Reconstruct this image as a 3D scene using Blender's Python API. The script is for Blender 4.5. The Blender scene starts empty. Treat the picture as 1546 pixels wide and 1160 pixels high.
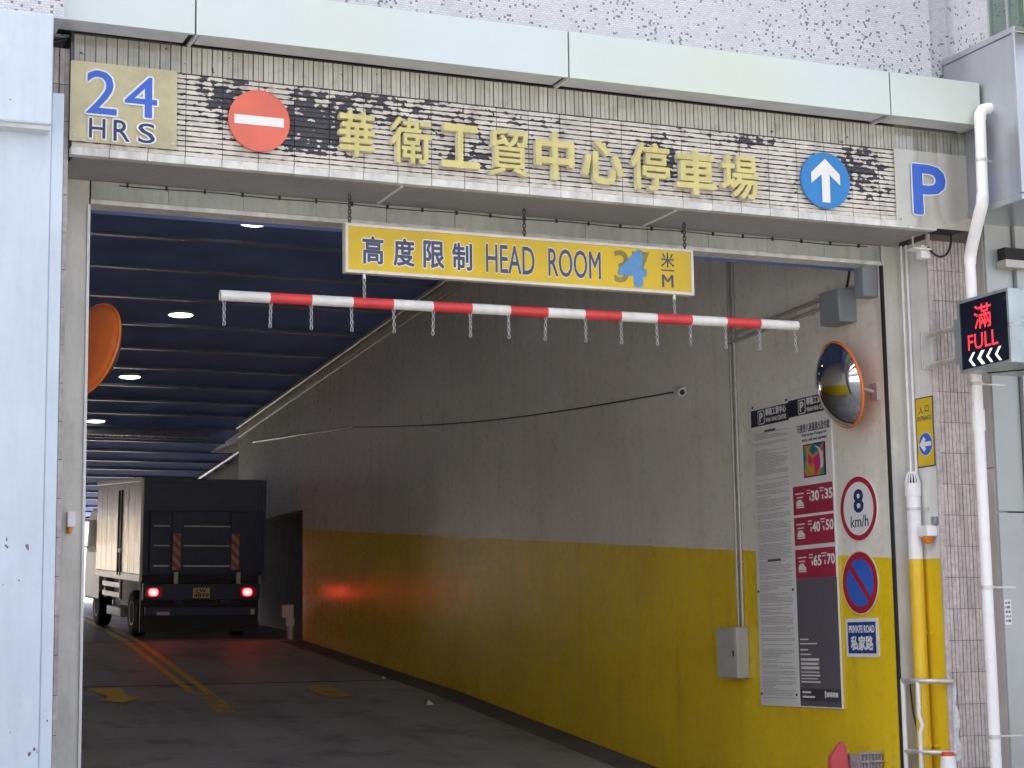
import bpy, bmesh, math, random
from mathutils import Vector, Matrix
random.seed(11)
sc = bpy.context.scene
col = sc.collection
R = math.radians

# ------------------------------------------------------------------ camera
YAW, PITCH, ROLL = R(23.144), R(7.985), R(-0.8666)
cy_, sy_, cp_, sp_ = math.cos(YAW), math.sin(YAW), math.cos(PITCH), math.sin(PITCH)
F = Vector((sy_*cp_, cy_*cp_, sp_)); RT = Vector((cy_, -sy_, 0)); UP = RT.cross(F)
R2 = RT*math.cos(ROLL) + UP*math.sin(ROLL); U2 = -RT*math.sin(ROLL) + UP*math.cos(ROLL)
cam_d = bpy.data.cameras.new('camera'); cam = bpy.data.objects.new('camera', cam_d); col.objects.link(cam)
m4 = Matrix((R2, U2, -F)).transposed().to_4x4(); m4.translation = (0, 0, 1.73); cam.matrix_world = m4
cam_d.sensor_width = 36; cam_d.sensor_fit = 'HORIZONTAL'; cam_d.lens = 2771.5*36/1546
cam_d.clip_start = 0.05; cam_d.clip_end = 2000
sc.camera = cam
# ------------------------------------------------------------------ hazy sky + sun
SUN_EL, SUN_AZ = R(48), R(-42)          # azimuth from +Y towards +X: the sun stands behind the building, the facade is in open shade
w = bpy.data.worlds.new('World'); sc.world = w; w.use_nodes = True
nt = w.node_tree; bg = nt.nodes['Background']
sky = nt.nodes.new('ShaderNodeTexSky'); sky.sky_type = 'NISHITA'; sky.sun_disc = False
sky.sun_elevation = SUN_EL; sky.sun_rotation = SUN_AZ
sky.air_density = 0.35; sky.dust_density = 8.0; sky.ozone_density = 0.2
hs = nt.nodes.new('ShaderNodeHueSaturation'); hs.inputs['Saturation'].default_value = .5     # hazy, whitish sky
nt.links.new(sky.outputs[0], hs.inputs['Color']); nt.links.new(hs.outputs[0], bg.inputs[0]); bg.inputs[1].default_value = 0.15
sd = bpy.data.lights.new('sun', 'SUN'); sd.energy = 2.4; sd.angle = R(0.5); sd.color = (1, .94, .82)
so = bpy.data.objects.new('sun', sd); col.objects.link(so)
sdir = Vector((math.sin(SUN_AZ)*math.cos(SUN_EL), math.cos(SUN_AZ)*math.cos(SUN_EL), math.sin(SUN_EL)))
so.rotation_euler = sdir.to_track_quat('Z', 'Y').to_euler(); so.location = sdir*80
vs = sc.view_settings; vs.view_transform = 'Standard'; vs.look = 'None'; vs.gamma = 1; vs.exposure = 2.68
sc.render.engine = 'CYCLES'; sc.cycles.use_denoising = True; sc.cycles.max_bounces = 10; sc.cycles.diffuse_bounces = 6

# ------------------------------------------------------------------ materials
def nodes(name):
    m = bpy.data.materials.new(name); m.use_nodes = True
    t = m.node_tree; return m, t, t.nodes, t.links, t.nodes['Principled BSDF']
def math_n(t, op, a, b=None, c=None, clamp=False):
    n = t.nodes.new('ShaderNodeMath'); n.operation = op; n.use_clamp = clamp
    for i, v in enumerate((a, b, c)):
        if v is None: continue
        if isinstance(v, (int, float)): n.inputs[i].default_value = v
        else: t.links.new(v, n.inputs[i])
    return n.outputs[0]
def noise_n(t, vec, scale, detail=4, rough=.55, dim='3D'):
    n = t.nodes.new('ShaderNodeTexNoise'); n.inputs['Scale'].default_value = scale
    n.inputs['Detail'].default_value = detail; n.inputs['Roughness'].default_value = rough
    if vec is not None: t.links.new(vec, n.inputs['Vector'])
    return n.outputs['Fac']
def mix_n(t, fac, a, b):
    n = t.nodes.new('ShaderNodeMix'); n.data_type = 'RGBA'
    for s, v in ((n.inputs[0], fac), (n.inputs[6], a), (n.inputs[7], b)):
        if isinstance(v, (int, float)): s.default_value = v
        elif isinstance(v, tuple): s.default_value = (*v[:3], 1)
        else: t.links.new(v, s)
    return n.outputs[2]
def ramp_n(t, fac, lo, hi):
    n = t.nodes.new('ShaderNodeMapRange'); n.interpolation_type = 'SMOOTHSTEP'
    t.links.new(fac, n.inputs[0]); n.inputs[1].default_value = lo; n.inputs[2].default_value = hi
    return n.outputs[0]
def pos_n(t, scale=(1, 1, 1)):
    g = t.nodes.new('ShaderNodeNewGeometry')
    if scale == (1, 1, 1): return g.outputs['Position']
    mp = t.nodes.new('ShaderNodeMapping'); mp.inputs['Scale'].default_value = scale
    t.links.new(g.outputs['Position'], mp.inputs[0]); return mp.outputs[0]
def sep_n(t, vec):
    n = t.nodes.new('ShaderNodeSeparateXYZ'); t.links.new(vec, n.inputs[0]); return n.outputs
def bump_n(t, p, h, strength, dist=.01):
    b = t.nodes.new('ShaderNodeBump'); b.inputs['Strength'].default_value = strength; b.inputs['Distance'].default_value = dist
    t.links.new(h, b.inputs['Height']); t.links.new(b.outputs[0], p.inputs['Normal'])
def M(name, c, rough=.5, metal=0, var=.10, scale=5, bump=0., bscale=90, dirt=0., dirtc=(.06, .05, .045), rnd=0., coat=0., streak=True):
    m, t, n, l, p = nodes(name)
    pos = pos_n(t)
    f = noise_n(t, pos, scale, 5)
    cc = mix_n(t, ramp_n(t, f, .3, .7), tuple(max(0, x*(1-var)) for x in c), tuple(min(1, x*(1+var)) for x in c))
    if dirt:
        v = pos_n(t, (9, 9, 1.2) if streak else (4, 4, 4))
        d = noise_n(t, v, 1.6, 7, .65)
        d2 = noise_n(t, pos, 26, 4)
        k = math_n(t, 'MULTIPLY', ramp_n(t, math_n(t, 'ADD', math_n(t, 'MULTIPLY', d, .75), math_n(t, 'MULTIPLY', d2, .25)), .42, .72), dirt)
        cc = mix_n(t, k, cc, dirtc)
    if rnd:
        oi = n.new('ShaderNodeObjectInfo')
        hv = n.new('ShaderNodeHueSaturation'); l.new(cc, hv.inputs['Color'])
        l.new(math_n(t, 'ADD', math_n(t, 'MULTIPLY', oi.outputs['Random'], rnd), 1-rnd/2), hv.inputs['Value']); cc = hv.outputs[0]
    l.new(cc, p.inputs['Base Color'])
    p.inputs['Metallic'].default_value = metal
    l.new(math_n(t, 'ADD', math_n(t, 'MULTIPLY', f, .24), rough-.12, clamp=True), p.inputs['Roughness'])
    if coat: p.inputs['Coat Weight'].default_value = coat; p.inputs['Coat Roughness'].default_value = .12
    if bump: bump_n(t, p, noise_n(t, pos, bscale, 5), bump, .004)
    return m
def emit(name, c, s):
    m, t, n, l, p = nodes(name)
    p.inputs['Base Color'].default_value = (*c, 1); p.inputs['Emission Color'].default_value = (*c, 1)
    p.inputs['Emission Strength'].default_value = s; return m

# painted tunnel wall: white over yellow, the border climbs with the ramp
def wall_material():
    m, t, n, l, p = nodes('tunnel_paint')
    pos = pos_n(t); s = sep_n(t, pos)
    wob = math_n(t, 'MULTIPLY', math_n(t, 'SUBTRACT', noise_n(t, pos, 9, 3), .5), .03)
    line = math_n(t, 'ADD', math_n(t, 'MULTIPLY', math_n(t, 'SUBTRACT', s[1], 12.1), .0757), 2.335)
    k = ramp_n(t, math_n(t, 'SUBTRACT', math_n(t, 'ADD', s[2], wob), line), -.006, .006)
    n1 = noise_n(t, pos, 1.1, 6, .6); n2 = noise_n(t, pos, 14, 5, .6)
    wh = mix_n(t, ramp_n(t, n1, .3, .72), (.85, .83, .77), (.74, .71, .63))
    ye = mix_n(t, ramp_n(t, n1, .3, .72), (.87, .63, .018), (.76, .53, .015))
    c = mix_n(t, k, ye, wh)
    st = noise_n(t, pos_n(t, (5, 5, .5)), 1.2, 3, .5)
    c = mix_n(t, math_n(t, 'MULTIPLY', ramp_n(t, st, .5, .82), .26), c, (.11, .095, .08))
    sp = ramp_n(t, noise_n(t, pos, 3.0, 6, .62), .70, .74)
    c = mix_n(t, math_n(t, 'MULTIPLY', sp, .75), c, (.10, .08, .06))
    # scuffs where bumpers and mirrors rub along the lane
    sc_ = noise_n(t, pos_n(t, (1, .5, 7)), 2.2, 7, .7)
    c = mix_n(t, math_n(t, 'MULTIPLY', ramp_n(t, sc_, .62, .78), .16), c, (.10, .085, .07))
    l.new(c, p.inputs['Base Color'])
    l.new(math_n(t, 'ADD', math_n(t, 'MULTIPLY', n2, .20), .19), p.inputs['Roughness'])
    bump_n(t, p, math_n(t, 'ADD', n1, math_n(t, 'MULTIPLY', n2, .12)), .08, .012)
    return m
# glazed facade tile, glaze worn to black along the joints and in blotches
def facade_tile_material(name, base, amount, vert=False):
    m, t, n, l, p = nodes(name)
    pos = pos_n(t); s = sep_n(t, pos)
    if not vert:
        fr = math_n(t, 'FRACT', math_n(t, 'DIVIDE', math_n(t, 'SUBTRACT', s[2], 4.8535), .0344))
        d = math_n(t, 'MINIMUM', fr, math_n(t, 'SUBTRACT', 1, fr))
    a = noise_n(t, pos, 2.3, 3, .5)
    def blob(x, z, rx, rz, g):
        dx = math_n(t, 'DIVIDE', math_n(t, 'SUBTRACT', s[0], x), rx); dz = math_n(t, 'DIVIDE', math_n(t, 'SUBTRACT', s[2], z), rz)
        r2 = math_n(t, 'ADD', math_n(t, 'MULTIPLY', dx, dx), math_n(t, 'MULTIPLY', dz, dz))
        return math_n(t, 'MULTIPLY', math_n(t, 'SUBTRACT', 1, r2, clamp=True), g)
    acc = math_n(t, 'MULTIPLY', math_n(t, 'SUBTRACT', a, .5), 1.1)
    if not vert:
        for b in ((3.52, 5.13, .34, .36, .60), (2.86, 5.25, .30, .22, .25), (4.15, 5.28, .55, .20, .35), (4.55, 5.02, .35, .14, .15), (6.02, 5.16, .22, .24, .42), (7.80, 5.22, .28, .30, .30), (5.0, 5.35, .5, .12, .15), (6.75, 5.36, .4, .08, .25), (3.25, 4.97, .3, .09, .3)):
            acc = math_n(t, 'ADD', acc, blob(*b))
    fine = noise_n(t, pos_n(t, (.8, 1, 1.1)), 21, 4, .5)
    fo = math_n(t, 'SUBTRACT', fine, .5)
    if vert:
        k = ramp_n(t, math_n(t, 'ADD', math_n(t, 'ADD', acc, math_n(t, 'MULTIPLY', fo, 1.5)), amount), -.01, .035)
    else:
        low = math_n(t, 'MULTIPLY', math_n(t, 'DIVIDE', math_n(t, 'SUBTRACT', 4.985, s[2]), .10, clamp=True), .45)
        acc = math_n(t, 'SUBTRACT', acc, low)
        k1 = ramp_n(t, math_n(t, 'SUBTRACT', math_n(t, 'ADD', math_n(t, 'ADD', acc, math_n(t, 'MULTIPLY', fo, 1.9)), amount), math_n(t, 'MULTIPLY', d, .55)), 0, .03)
        # grime line along every joint, thicker where the wear is
        wl = math_n(t, 'ADD', math_n(t, 'ADD', .115, math_n(t, 'MULTIPLY', fo, .42)), math_n(t, 'MULTIPLY', acc, .10))
        k2 = ramp_n(t, math_n(t, 'SUBTRACT', wl, d), 0, .03)
        k = math_n(t, 'MAXIMUM', k1, k2)
    oi = n.new('ShaderNodeObjectInfo')
    g = noise_n(t, pos_n(t, (30, 30, 3)), 1.0, 5, .6)
    cb = mix_n(t, g, tuple(x*.80 for x in base), tuple(min(1, x*1.1) for x in base))
    hv = n.new('ShaderNodeHueSaturation'); l.new(cb, hv.inputs['Color'])
    l.new(math_n(t, 'ADD', math_n(t, 'MULTIPLY', oi.outputs['Random'], .16), .92), hv.inputs['Value'])
    c = mix_n(t, math_n(t, 'MULTIPLY', ramp_n(t, noise_n(t, pos, 11, 6), .46, .76), .6), hv.outputs[0], (.27, .24, .21))
    dk = mix_n(t, noise_n(t, pos, 60, 3), (.022, .023, .030), (.10, .10, .115))
    c = mix_n(t, k, c, dk)
    l.new(c, p.inputs['Base Color'])
    l.new(math_n(t, 'ADD', math_n(t, 'MULTIPLY', k, .45), .35), p.inputs['Roughness'])
    bump_n(t, p, math_n(t, 'SUBTRACT', math_n(t, 'MULTIPLY', fine, .15), k), .5, .003)
    return m
def mosaic_material():
    m, t, n, l, p = nodes('mosaic_wall')
    g = n.new('ShaderNodeNewGeometry'); s = sep_n(t, g.outputs['Position'])
    cb = n.new('ShaderNodeCombineXYZ'); l.new(math_n(t, 'ADD', s[0], s[1]), cb.inputs[0]); l.new(s[2], cb.inputs[1])
    b = n.new('ShaderNodeTexBrick'); l.new(cb.outputs[0], b.inputs['Vector'])
    b.inputs['Scale'].default_value = 1; b.inputs['Brick Width'].default_value = .034; b.inputs['Row Height'].default_value = .0165
    b.inputs['Mortar Size'].default_value = .0016; b.inputs['Color1'].default_value = (.66, .67, .71, 1); b.inputs['Color2'].default_value = (.56, .57, .61, 1)
    b.inputs['Mortar'].default_value = (.42, .42, .44, 1); b.inputs['Bias'].default_value = .1
    # single tesserae that dropped out or blackened
    row = math_n(t, 'FLOOR', math_n(t, 'DIVIDE', s[2], .0165))
    half = math_n(t, 'MULTIPLY', math_n(t, 'MODULO', row, 2), .5)
    cu = math_n(t, 'ADD', math_n(t, 'DIVIDE', math_n(t, 'ADD', s[0], s[1]), .017), half)
    ci = n.new('ShaderNodeCombineXYZ'); l.new(math_n(t, 'FLOOR', cu), ci.inputs[0]); l.new(row, ci.inputs[1])
    wn = n.new('ShaderNodeTexWhiteNoise'); wn.noise_dimensions = '2D'; l.new(ci.outputs[0], wn.inputs['Vector'])
    big = noise_n(t, g.outputs['Position'], 2.6, 4)
    thr = math_n(t, 'ADD', wn.outputs['Value'], math_n(t, 'MULTIPLY', big, .34))
    rag = math_n(t, 'MULTIPLY', noise_n(t, g.outputs['Position'], 90, 2), .12)
    k = ramp_n(t, math_n(t, 'SUBTRACT', thr, rag), 1.02, 1.06)
    c = mix_n(t, math_n(t, 'MULTIPLY', k, .85), b.outputs['Color'], (.10, .10, .13))
    c = mix_n(t, math_n(t, 'MULTIPLY', ramp_n(t, noise_n(t, pos_n(t, (3, 3, .4)), 1.3, 6), .5, .8), .3), c, (.36, .35, .36))
    l.new(c, p.inputs['Base Color']); p.inputs['Roughness'].default_value = .38
    bump_n(t, p, math_n(t, 'SUBTRACT', math_n(t, 'SUBTRACT', 1, b.outputs['Fac']), k), .5, .004)
    return m
def ramp_material():
    m, t, n, l, p = nodes('ramp_concrete')
    pos = pos_n(t)
    a = noise_n(t, pos, .7, 6, .6); b = noise_n(t, pos, 55, 4, .6)
    tr = noise_n(t, pos_n(t, (2.2, .12, 1)), 1.4, 5, .6)
    c = mix_n(t, ramp_n(t, a, .3, .7), (.31, .30, .30), (.46, .445, .44))
    c = mix_n(t, math_n(t, 'MULTIPLY', ramp_n(t, tr, .45, .75), .45), c, (.15, .143, .143))
    c = mix_n(t, math_n(t, 'MULTIPLY', ramp_n(t, noise_n(t, pos, 1.7, 6, .65), .50, .66), .55), c, (.13, .124, .124))
    c = mix_n(t, math_n(t, 'MULTIPLY', ramp_n(t, noise_n(t, pos, 4.0, 6, .65), .58, .70), .45), c, (.56, .54, .52))
    c = mix_n(t, math_n(t, 'MULTIPLY', b, .25), c, (.20, .20, .20))
    l.new(c, p.inputs['Base Color'])
    l.new(math_n(t, 'ADD', math_n(t, 'MULTIPLY', a, .3), .42), p.inputs['Roughness'])
    bump_n(t, p, math_n(t, 'ADD', b, a), .5, .006)
    return m
def worn_paint(name, c0, wear):
    m, t, n, l, p = nodes(name)
    pos = pos_n(t)
    k = ramp_n(t, math_n(t, 'ADD', math_n(t, 'MULTIPLY', noise_n(t, pos, 4.5, 7, .7), .6), math_n(t, 'MULTIPLY', noise_n(t, pos, 40, 4, .6), .4)), wear, wear+.1)
    l.new(mix_n(t, k, c0, (.25, .235, .22)), p.inputs['Base Color']); p.inputs['Roughness'].default_value = .55
    return m
def fineprint(name, paper, ink, rows, u0, u1, seed, cell=.006):
    # rows of small print with ragged line ends, in the sign's own coordinates
    m, t, n, l, p = nodes(name)
    tc = n.new('ShaderNodeTexCoord'); s = sep_n(t, tc.outputs['Object'])
    r = math_n(t, 'DIVIDE', s[1], rows); fr = math_n(t, 'FRACT', r); ri = math_n(t, 'FLOOR', r)
    inrow = math_n(t, 'MULTIPLY', math_n(t, 'GREATER_THAN', fr, .30), math_n(t, 'LESS_THAN', fr, .78))
    wn = n.new('ShaderNodeTexWhiteNoise'); wn.noise_dimensions = '1D'; l.new(math_n(t, 'ADD', ri, seed), wn.inputs['W'])
    end = math_n(t, 'SUBTRACT', u1, math_n(t, 'MULTIPLY', math_n(t, 'POWER', wn.outputs['Value'], 4), (u1-u0)*.75))
    ins = math_n(t, 'MULTIPLY', math_n(t, 'GREATER_THAN', s[0], u0), math_n(t, 'LESS_THAN', s[0], end))
    blank = math_n(t, 'GREATER_THAN', math_n(t, 'FRACT', math_n(t, 'MULTIPLY', wn.outputs['Value'], 7.3)), .16)
    cb = n.new('ShaderNodeCombineXYZ'); l.new(math_n(t, 'DIVIDE', s[0], cell), cb.inputs[0]); l.new(math_n(t, 'MULTIPLY', ri, 3.7), cb.inputs[1]); l.new(math_n(t, 'MULTIPLY', fr, 2.5), cb.inputs[2])
    gl = ramp_n(t, noise_n(t, cb.outputs[0], 1.0, 2), .36, .52)
    k = math_n(t, 'MULTIPLY', math_n(t, 'MULTIPLY', inrow, ins), math_n(t, 'MULTIPLY', blank, gl))
    l.new(mix_n(t, k, paper, ink), p.inputs['Base Color']); p.inputs['Roughness'].default_value = .35
    return m
def card_material():
    m, t, n, l, p = nodes('card_print')
    tc = n.new('ShaderNodeTexCoord'); g = noise_n(t, tc.outputs['Object'], 6, 1, .4)
    rp = n.new('ShaderNodeValToRGB'); e = rp.color_ramp.elements
    e[0].position = .30; e[0].color = (.02, .03, .10, 1); e[1].position = .75; e[1].color = (.75, .65, .05, 1)
    for x, c in ((.40, (.03, .20, .35)), (.47, (.10, .35, .10)), (.53, (.75, .30, .02)), (.60, (.65, .03, .12)), (.67, (.45, .03, .40))):
        k = e.new(x); k.color = (*c, 1)
    l.new(g, rp.inputs[0]); l.new(rp.outputs[0], p.inputs['Base Color']); p.inputs['Roughness'].default_value = .3
    return m
def acrylic_material():
    m = bpy.data.materials.new('acrylic'); m.use_nodes = True; t = m.node_tree; n = t.nodes; n.clear()
    tr = n.new('ShaderNodeBsdfTransparent'); tr.inputs[0].default_value = (.985, .985, .97, 1)
    gl = n.new('ShaderNodeBsdfGlossy'); gl.inputs['Roughness'].default_value = .04
    fr = n.new('ShaderNodeFresnel'); fr.inputs[0].default_value = 1.5
    mx = n.new('ShaderNodeMixShader'); o = n.new('ShaderNodeOutputMaterial')
    t.links.new(fr.outputs[0], mx.inputs[0]); t.links.new(tr.outputs[0], mx.inputs[1]); t.links.new(gl.outputs[0], mx.inputs[2]); t.links.new(mx.outputs[0], o.inputs[0])
    return m
def chevron_material():
    m, t, n, l, p = nodes('chevron_board')
    tc = n.new('ShaderNodeTexCoord'); s = sep_n(t, tc.outputs['Object'])
    f = math_n(t, 'FRACT', math_n(t, 'DIVIDE', math_n(t, 'ADD', s[0], s[2]), .16))
    l.new(mix_n(t, math_n(t, 'GREATER_THAN', f, .5), (.55, .10, .06), (.50, .42, .36)), p.inputs['Base Color']); p.inputs['Roughness'].default_value = .4
    return m
def truck_side_material():
    m, t, n, l, p = nodes('truck_aluminium')
    pos = pos_n(t); v = noise_n(t, pos_n(t, (1, 9, .7)), 1.6, 4, .5)
    l.new(mix_n(t, v, (.40, .33, .22), (.58, .50, .36)), p.inputs['Base Color'])
    p.inputs['Metallic'].default_value = .75; p.inputs['Roughness'].default_value = .22
    bump_n(t, p, v, .6, .03)
    return m

MT = dict(
 wall=wall_material(), tile=facade_tile_material('fascia_tile', (.68, .645, .58), -.10), soldier=facade_tile_material('soldier_tile', (.50, .50, .44), -.40, True),
 pillar_tile=M('pillar_tile', (.50, .445, .425), .45, var=.16, scale=22, bump=.2, dirt=.45, dirtc=(.17, .15, .145), rnd=.2),
 grout=M('grimy_grout', (.045, .043, .045), .9), pgrout=M('pillar_grout', (.13, .115, .11), .9), mosaic=mosaic_material(), ramp=ramp_material(),
 trim=M('trim_tile', (.66, .67, .64), .4, var=.14, scale=7, dirt=.4, dirtc=(.28, .25, .22), bump=.1),
 soffit=M('soffit_metal', (.33, .32, .32), .42, var=.1, scale=3, dirt=.3, dirtc=(.15, .14, .14)),
 lintel=M('lintel_metal', (.40, .43, .40), .38, var=.1, scale=2, dirt=.5, dirtc=(.20, .20, .18)),
 jamb=M('jamb_metal', (.60, .595, .55), .36, var=.08, scale=2, dirt=.35, dirtc=(.28, .27, .24)),
 bluewhite=M('blue_white_cladding', (.56, .65, .75), .45, var=.05, scale=1.6, dirt=.22, dirtc=(.33, .36, .40), bump=.06, bscale=30),
 canopy=M('canopy_panel', (.64, .69, .63), .30, metal=.3, var=.06, scale=.5),
 canopy_under=M('canopy_underside', (.62, .63, .65), .4, var=.08), dark=M('dark_gap', (.02, .02, .022), .8),
 steel=M('brushed_steel', (.52, .54, .58), .34, metal=.7, var=.08, scale=1.2, dirt=.2, dirtc=(.34, .35, .36)),
 sage=M('sage_cladding', (.40, .425, .42), .36, metal=.35, var=.10, scale=.9, dirt=.15, dirtc=(.35, .36, .35)),
 greige=M('greige_cladding', (.50, .48, .45), .36, metal=.3, var=.1, scale=1.4, dirt=.3, dirtc=(.30, .28, .26)),
 navy=M('ceiling_navy', (.21, .30, .66), .92, var=.15, scale=1.2), beam=M('ceiling_beam', (.20, .22, .30), .36, metal=.2, var=.15, dirt=.3),
 concrete=M('grey_concrete', (.20, .195, .195), .8, var=.2, scale=1.3, bump=.3, bscale=25, dirt=.6), cream=M('cream_render', (.62, .54, .42), .7, dirt=.2),
 asphalt=M('street_concrete', (.24, .235, .225), .85, var=.2, bump=.4, bscale=70), paving=M('pale_paving', (.36, .32, .26), .8, var=.1, dirt=.2),
 white=M('white_paint', (.78, .78, .77), .35, var=.04, dirt=.10, dirtc=(.4, .38, .36)), pvc=M('white_pvc', (.86, .86, .86), .3, var=.03, dirt=.12, dirtc=(.5, .49, .47)),
 yellowpipe=M('yellow_pipe', (.78, .52, .025), .4, var=.06, dirt=.1), yellowwall=M('yellow_wall', (.74, .53, .018), .4, var=.07, scale=3, dirt=.12, dirtc=(.35, .22, .03)),
 revealwhite=M('reveal_white', (.72, .73, .71), .4, var=.06, dirt=.18, dirtc=(.42, .42, .40)),
 letter=M('letter_gold', (.60, .54, .20), .35, var=.10, scale=8, dirt=.2, dirtc=(.36, .32, .16)), letterside=M('letter_side', (.74, .71, .58), .4, dirt=.25),
 cream_sheet=M('cream_sheet', (.74, .68, .42), .45, var=.10, scale=4, dirt=.25, dirtc=(.42, .38, .22), streak=False),
 pcream=M('pale_sheet', (.72, .71, .66), .42, var=.06, scale=4, dirt=.18, dirtc=(.45, .44, .40), streak=False),
 blue=M('sign_blue', (.04, .13, .58), .35, var=.06, dirt=.06), bluebright=M('disc_blue', (.02, .21, .55), .33, var=.07), navyink=M('navy_ink', (.018, .035, .13), .4), signwhite=M('sign_white', (.80, .80, .79), .35, var=.03),
 salmon=M('faded_red', (.72, .155, .105), .38, var=.08, scale=4), red=M('sign_red', (.40, .018, .04), .35, var=.05), barred=M('bar_red', (.66, .05, .05), .35, var=.12, dirt=.15),
 barwhite=M('bar_white', (.74, .73, .70), .4, var=.07, dirt=.3, dirtc=(.38, .36, .33)), signyellow=M('sign_yellow', (.64, .45, .010), .36, var=.10, scale=2.2, dirt=.12, dirtc=(.50, .36, .04), streak=False),
 frame=M('cream_frame', (.70, .67, .58), .4, var=.07, dirt=.2, dirtc=(.42, .38, .3)), signink=M('sign_ink', (.055, .065, .115), .4, var=.15), paleblue=M('patch_blue', (.10, .28, .56), .4, var=.12, scale=18),
 ghost=M('ghost_ink', (.24, .20, .06), .5, var=.25, scale=20), chain=M('chain_metal', (.42, .42, .42), .4, metal=.8), darkchain=M('dark_chain', (.09, .09, .09), .5, metal=.5),
 galv=M('galvanised', (.62, .61, .58), .38, metal=.45, var=.08, dirt=.25), grey=M('box_grey', (.25, .27, .30), .45, var=.06, dirt=.15), palegrey=M('cabinet_grey', (.46, .46, .43), .45, var=.06, dirt=.25),
 conduit=M('conduit_grey', (.50, .49, .46), .4, metal=.3, dirt=.2), black=M('black_rubber', (.015, .015, .016), .5), orange=M('mirror_orange', (.80, .19, .035), .38, var=.08),
 amber=M('amber_lens', (.70, .20, .01), .2), ledface=M('led_face', (.008, .010, .022), .25), ledwhite=emit('led_white', (.85, .92, 1.0), .10), ledred=emit('led_red', (1.0, .04, .06), .14),
 steelbox=M('steel_box', (.42, .47, .47), .30, metal=.6, var=.12, scale=5), yline=worn_paint('road_yellow', (.85, .53, .04), .58), yworn=worn_paint('road_yellow_worn', (.72, .48, .08), .48), arrowy=worn_paint('arrow_yellow', (.88, .56, .035), .66),
 notice=fineprint('notice_print', (.74, .74, .72), (.30, .30, .31), .0125, .05, .60, 3.1), ticks=fineprint('leaflet_print', (.72, .72, .72), (.08, .08, .1), .05, .01, .1, 8.2, .012),
 maroon=M('price_red', (.37, .022, .065), .36, var=.05), boarddark=M('board_slate', (.115, .108, .135), .36, var=.05), boarddark2=M('board_slate_dark', (.06, .056, .075), .36), boardpale=M('board_pale', (.74, .74, .72), .36, var=.03), header=M('header_navy', (.016, .020, .045), .35), card=card_material(),
 acrylic=acrylic_material(), truckblue=M('truck_blue', (.030, .043, .105), .42, var=.2, scale=3, dirt=.25, dirtc=(.06, .055, .05)), truckblue2=M('truck_header', (.055, .068, .125), .42, var=.15, dirt=.2), alu=truck_side_material(), alurail=M('alu_rail', (.48, .46, .42), .35, metal=.5, dirt=.25),
 tyre=M('tyre', (.02, .02, .02), .8), chev=chevron_material(), plate=M('plate_yellow', (.85, .70, .35), .4), tail=emit('tail_lamp', (1.0, .02, .025), 4.2), tailcore=emit('tail_core', (1.0, .36, .14), 1.6), tailred=M('tail_red', (.35, .01, .01), .25),
 lamp=emit('downlight', (1.0, .97, .88), 1.6), lamprim=M('lamp_rim', (.5, .5, .5), .4), conered=M('cone_red', (.62, .05, .03), .45), pinkred=M('pink_red_plastic', (.60, .085, .10), .42, var=.12, dirt=.2), mesh=M('grey_mesh', (.34, .31, .33), .6, var=.3, scale=40),
 bark=M('bark', (.10, .07, .05), .9), leaf=M('leaf', (.05, .10, .025), .6, var=.4, scale=3), winframe=M('window_frame', (.10, .14, .13), .4), reflection_sheet=M('reflected_green', (.05, .14, .03), .8, var=.9, scale=7), paper=M('litter_paper', (.75, .75, .74), .6),
)
def mirror_material():
    m, t, n, l, p = nodes('convex_mirror'); p.inputs['Base Color'].default_value = (.72, .74, .76, 1); p.inputs['Metallic'].default_value = 1
    pos = pos_n(t); l.new(math_n(t, 'ADD', math_n(t, 'MULTIPLY', noise_n(t, pos, 30, 4), .08), .02), p.inputs['Roughness']); return m
def glass_material():
    m, t, n, l, p = nodes('window_glass'); p.inputs['Base Color'].default_value = (.6, .75, .68, 1); p.inputs['Roughness'].default_value = .02; p.inputs['Transmission Weight'].default_value = .9; return m
def column_material():
    m = M('blue_white_chipped', (.56, .65, .75), .45, var=.05, scale=1.6, dirt=.22, dirtc=(.33, .36, .40), bump=.06, bscale=30)
    t = m.node_tree; p = t.nodes['Principled BSDF']; src = p.inputs['Base Color'].links[0].from_socket
    pos = pos_n(t); s_ = sep_n(t, pos)
    k = ramp_n(t, math_n(t, 'ADD', noise_n(t, pos_n(t, (1, 1, .6)), 17, 3, .5), math_n(t, 'MULTIPLY', math_n(t, 'LESS_THAN', s_[2], 2.4), .045)), .735, .75)
    t.links.new(mix_n(t, k, src, (.16, .13, .09)), p.inputs['Base Color']); return m
MT['bluewhite'] = column_material()
def canopy_material():
    m, t, n, l, p = nodes('canopy_metal'); pos = pos_n(t)
    f = noise_n(t, pos, .7, 1, .4)
    l.new(mix_n(t, ramp_n(t, f, .35, .65), (.60, .665, .58), (.60, .665, .665)), p.inputs['Base Color'])  # slow green to blue drift paints reflected surroundings into the panel colour
    p.inputs['Roughness'].default_value = .32; p.inputs['Metallic'].default_value = .25; return m
MT['canopy'] = canopy_material()
MT['mirror'] = mirror_material(); MT['glass'] = glass_material()

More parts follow.
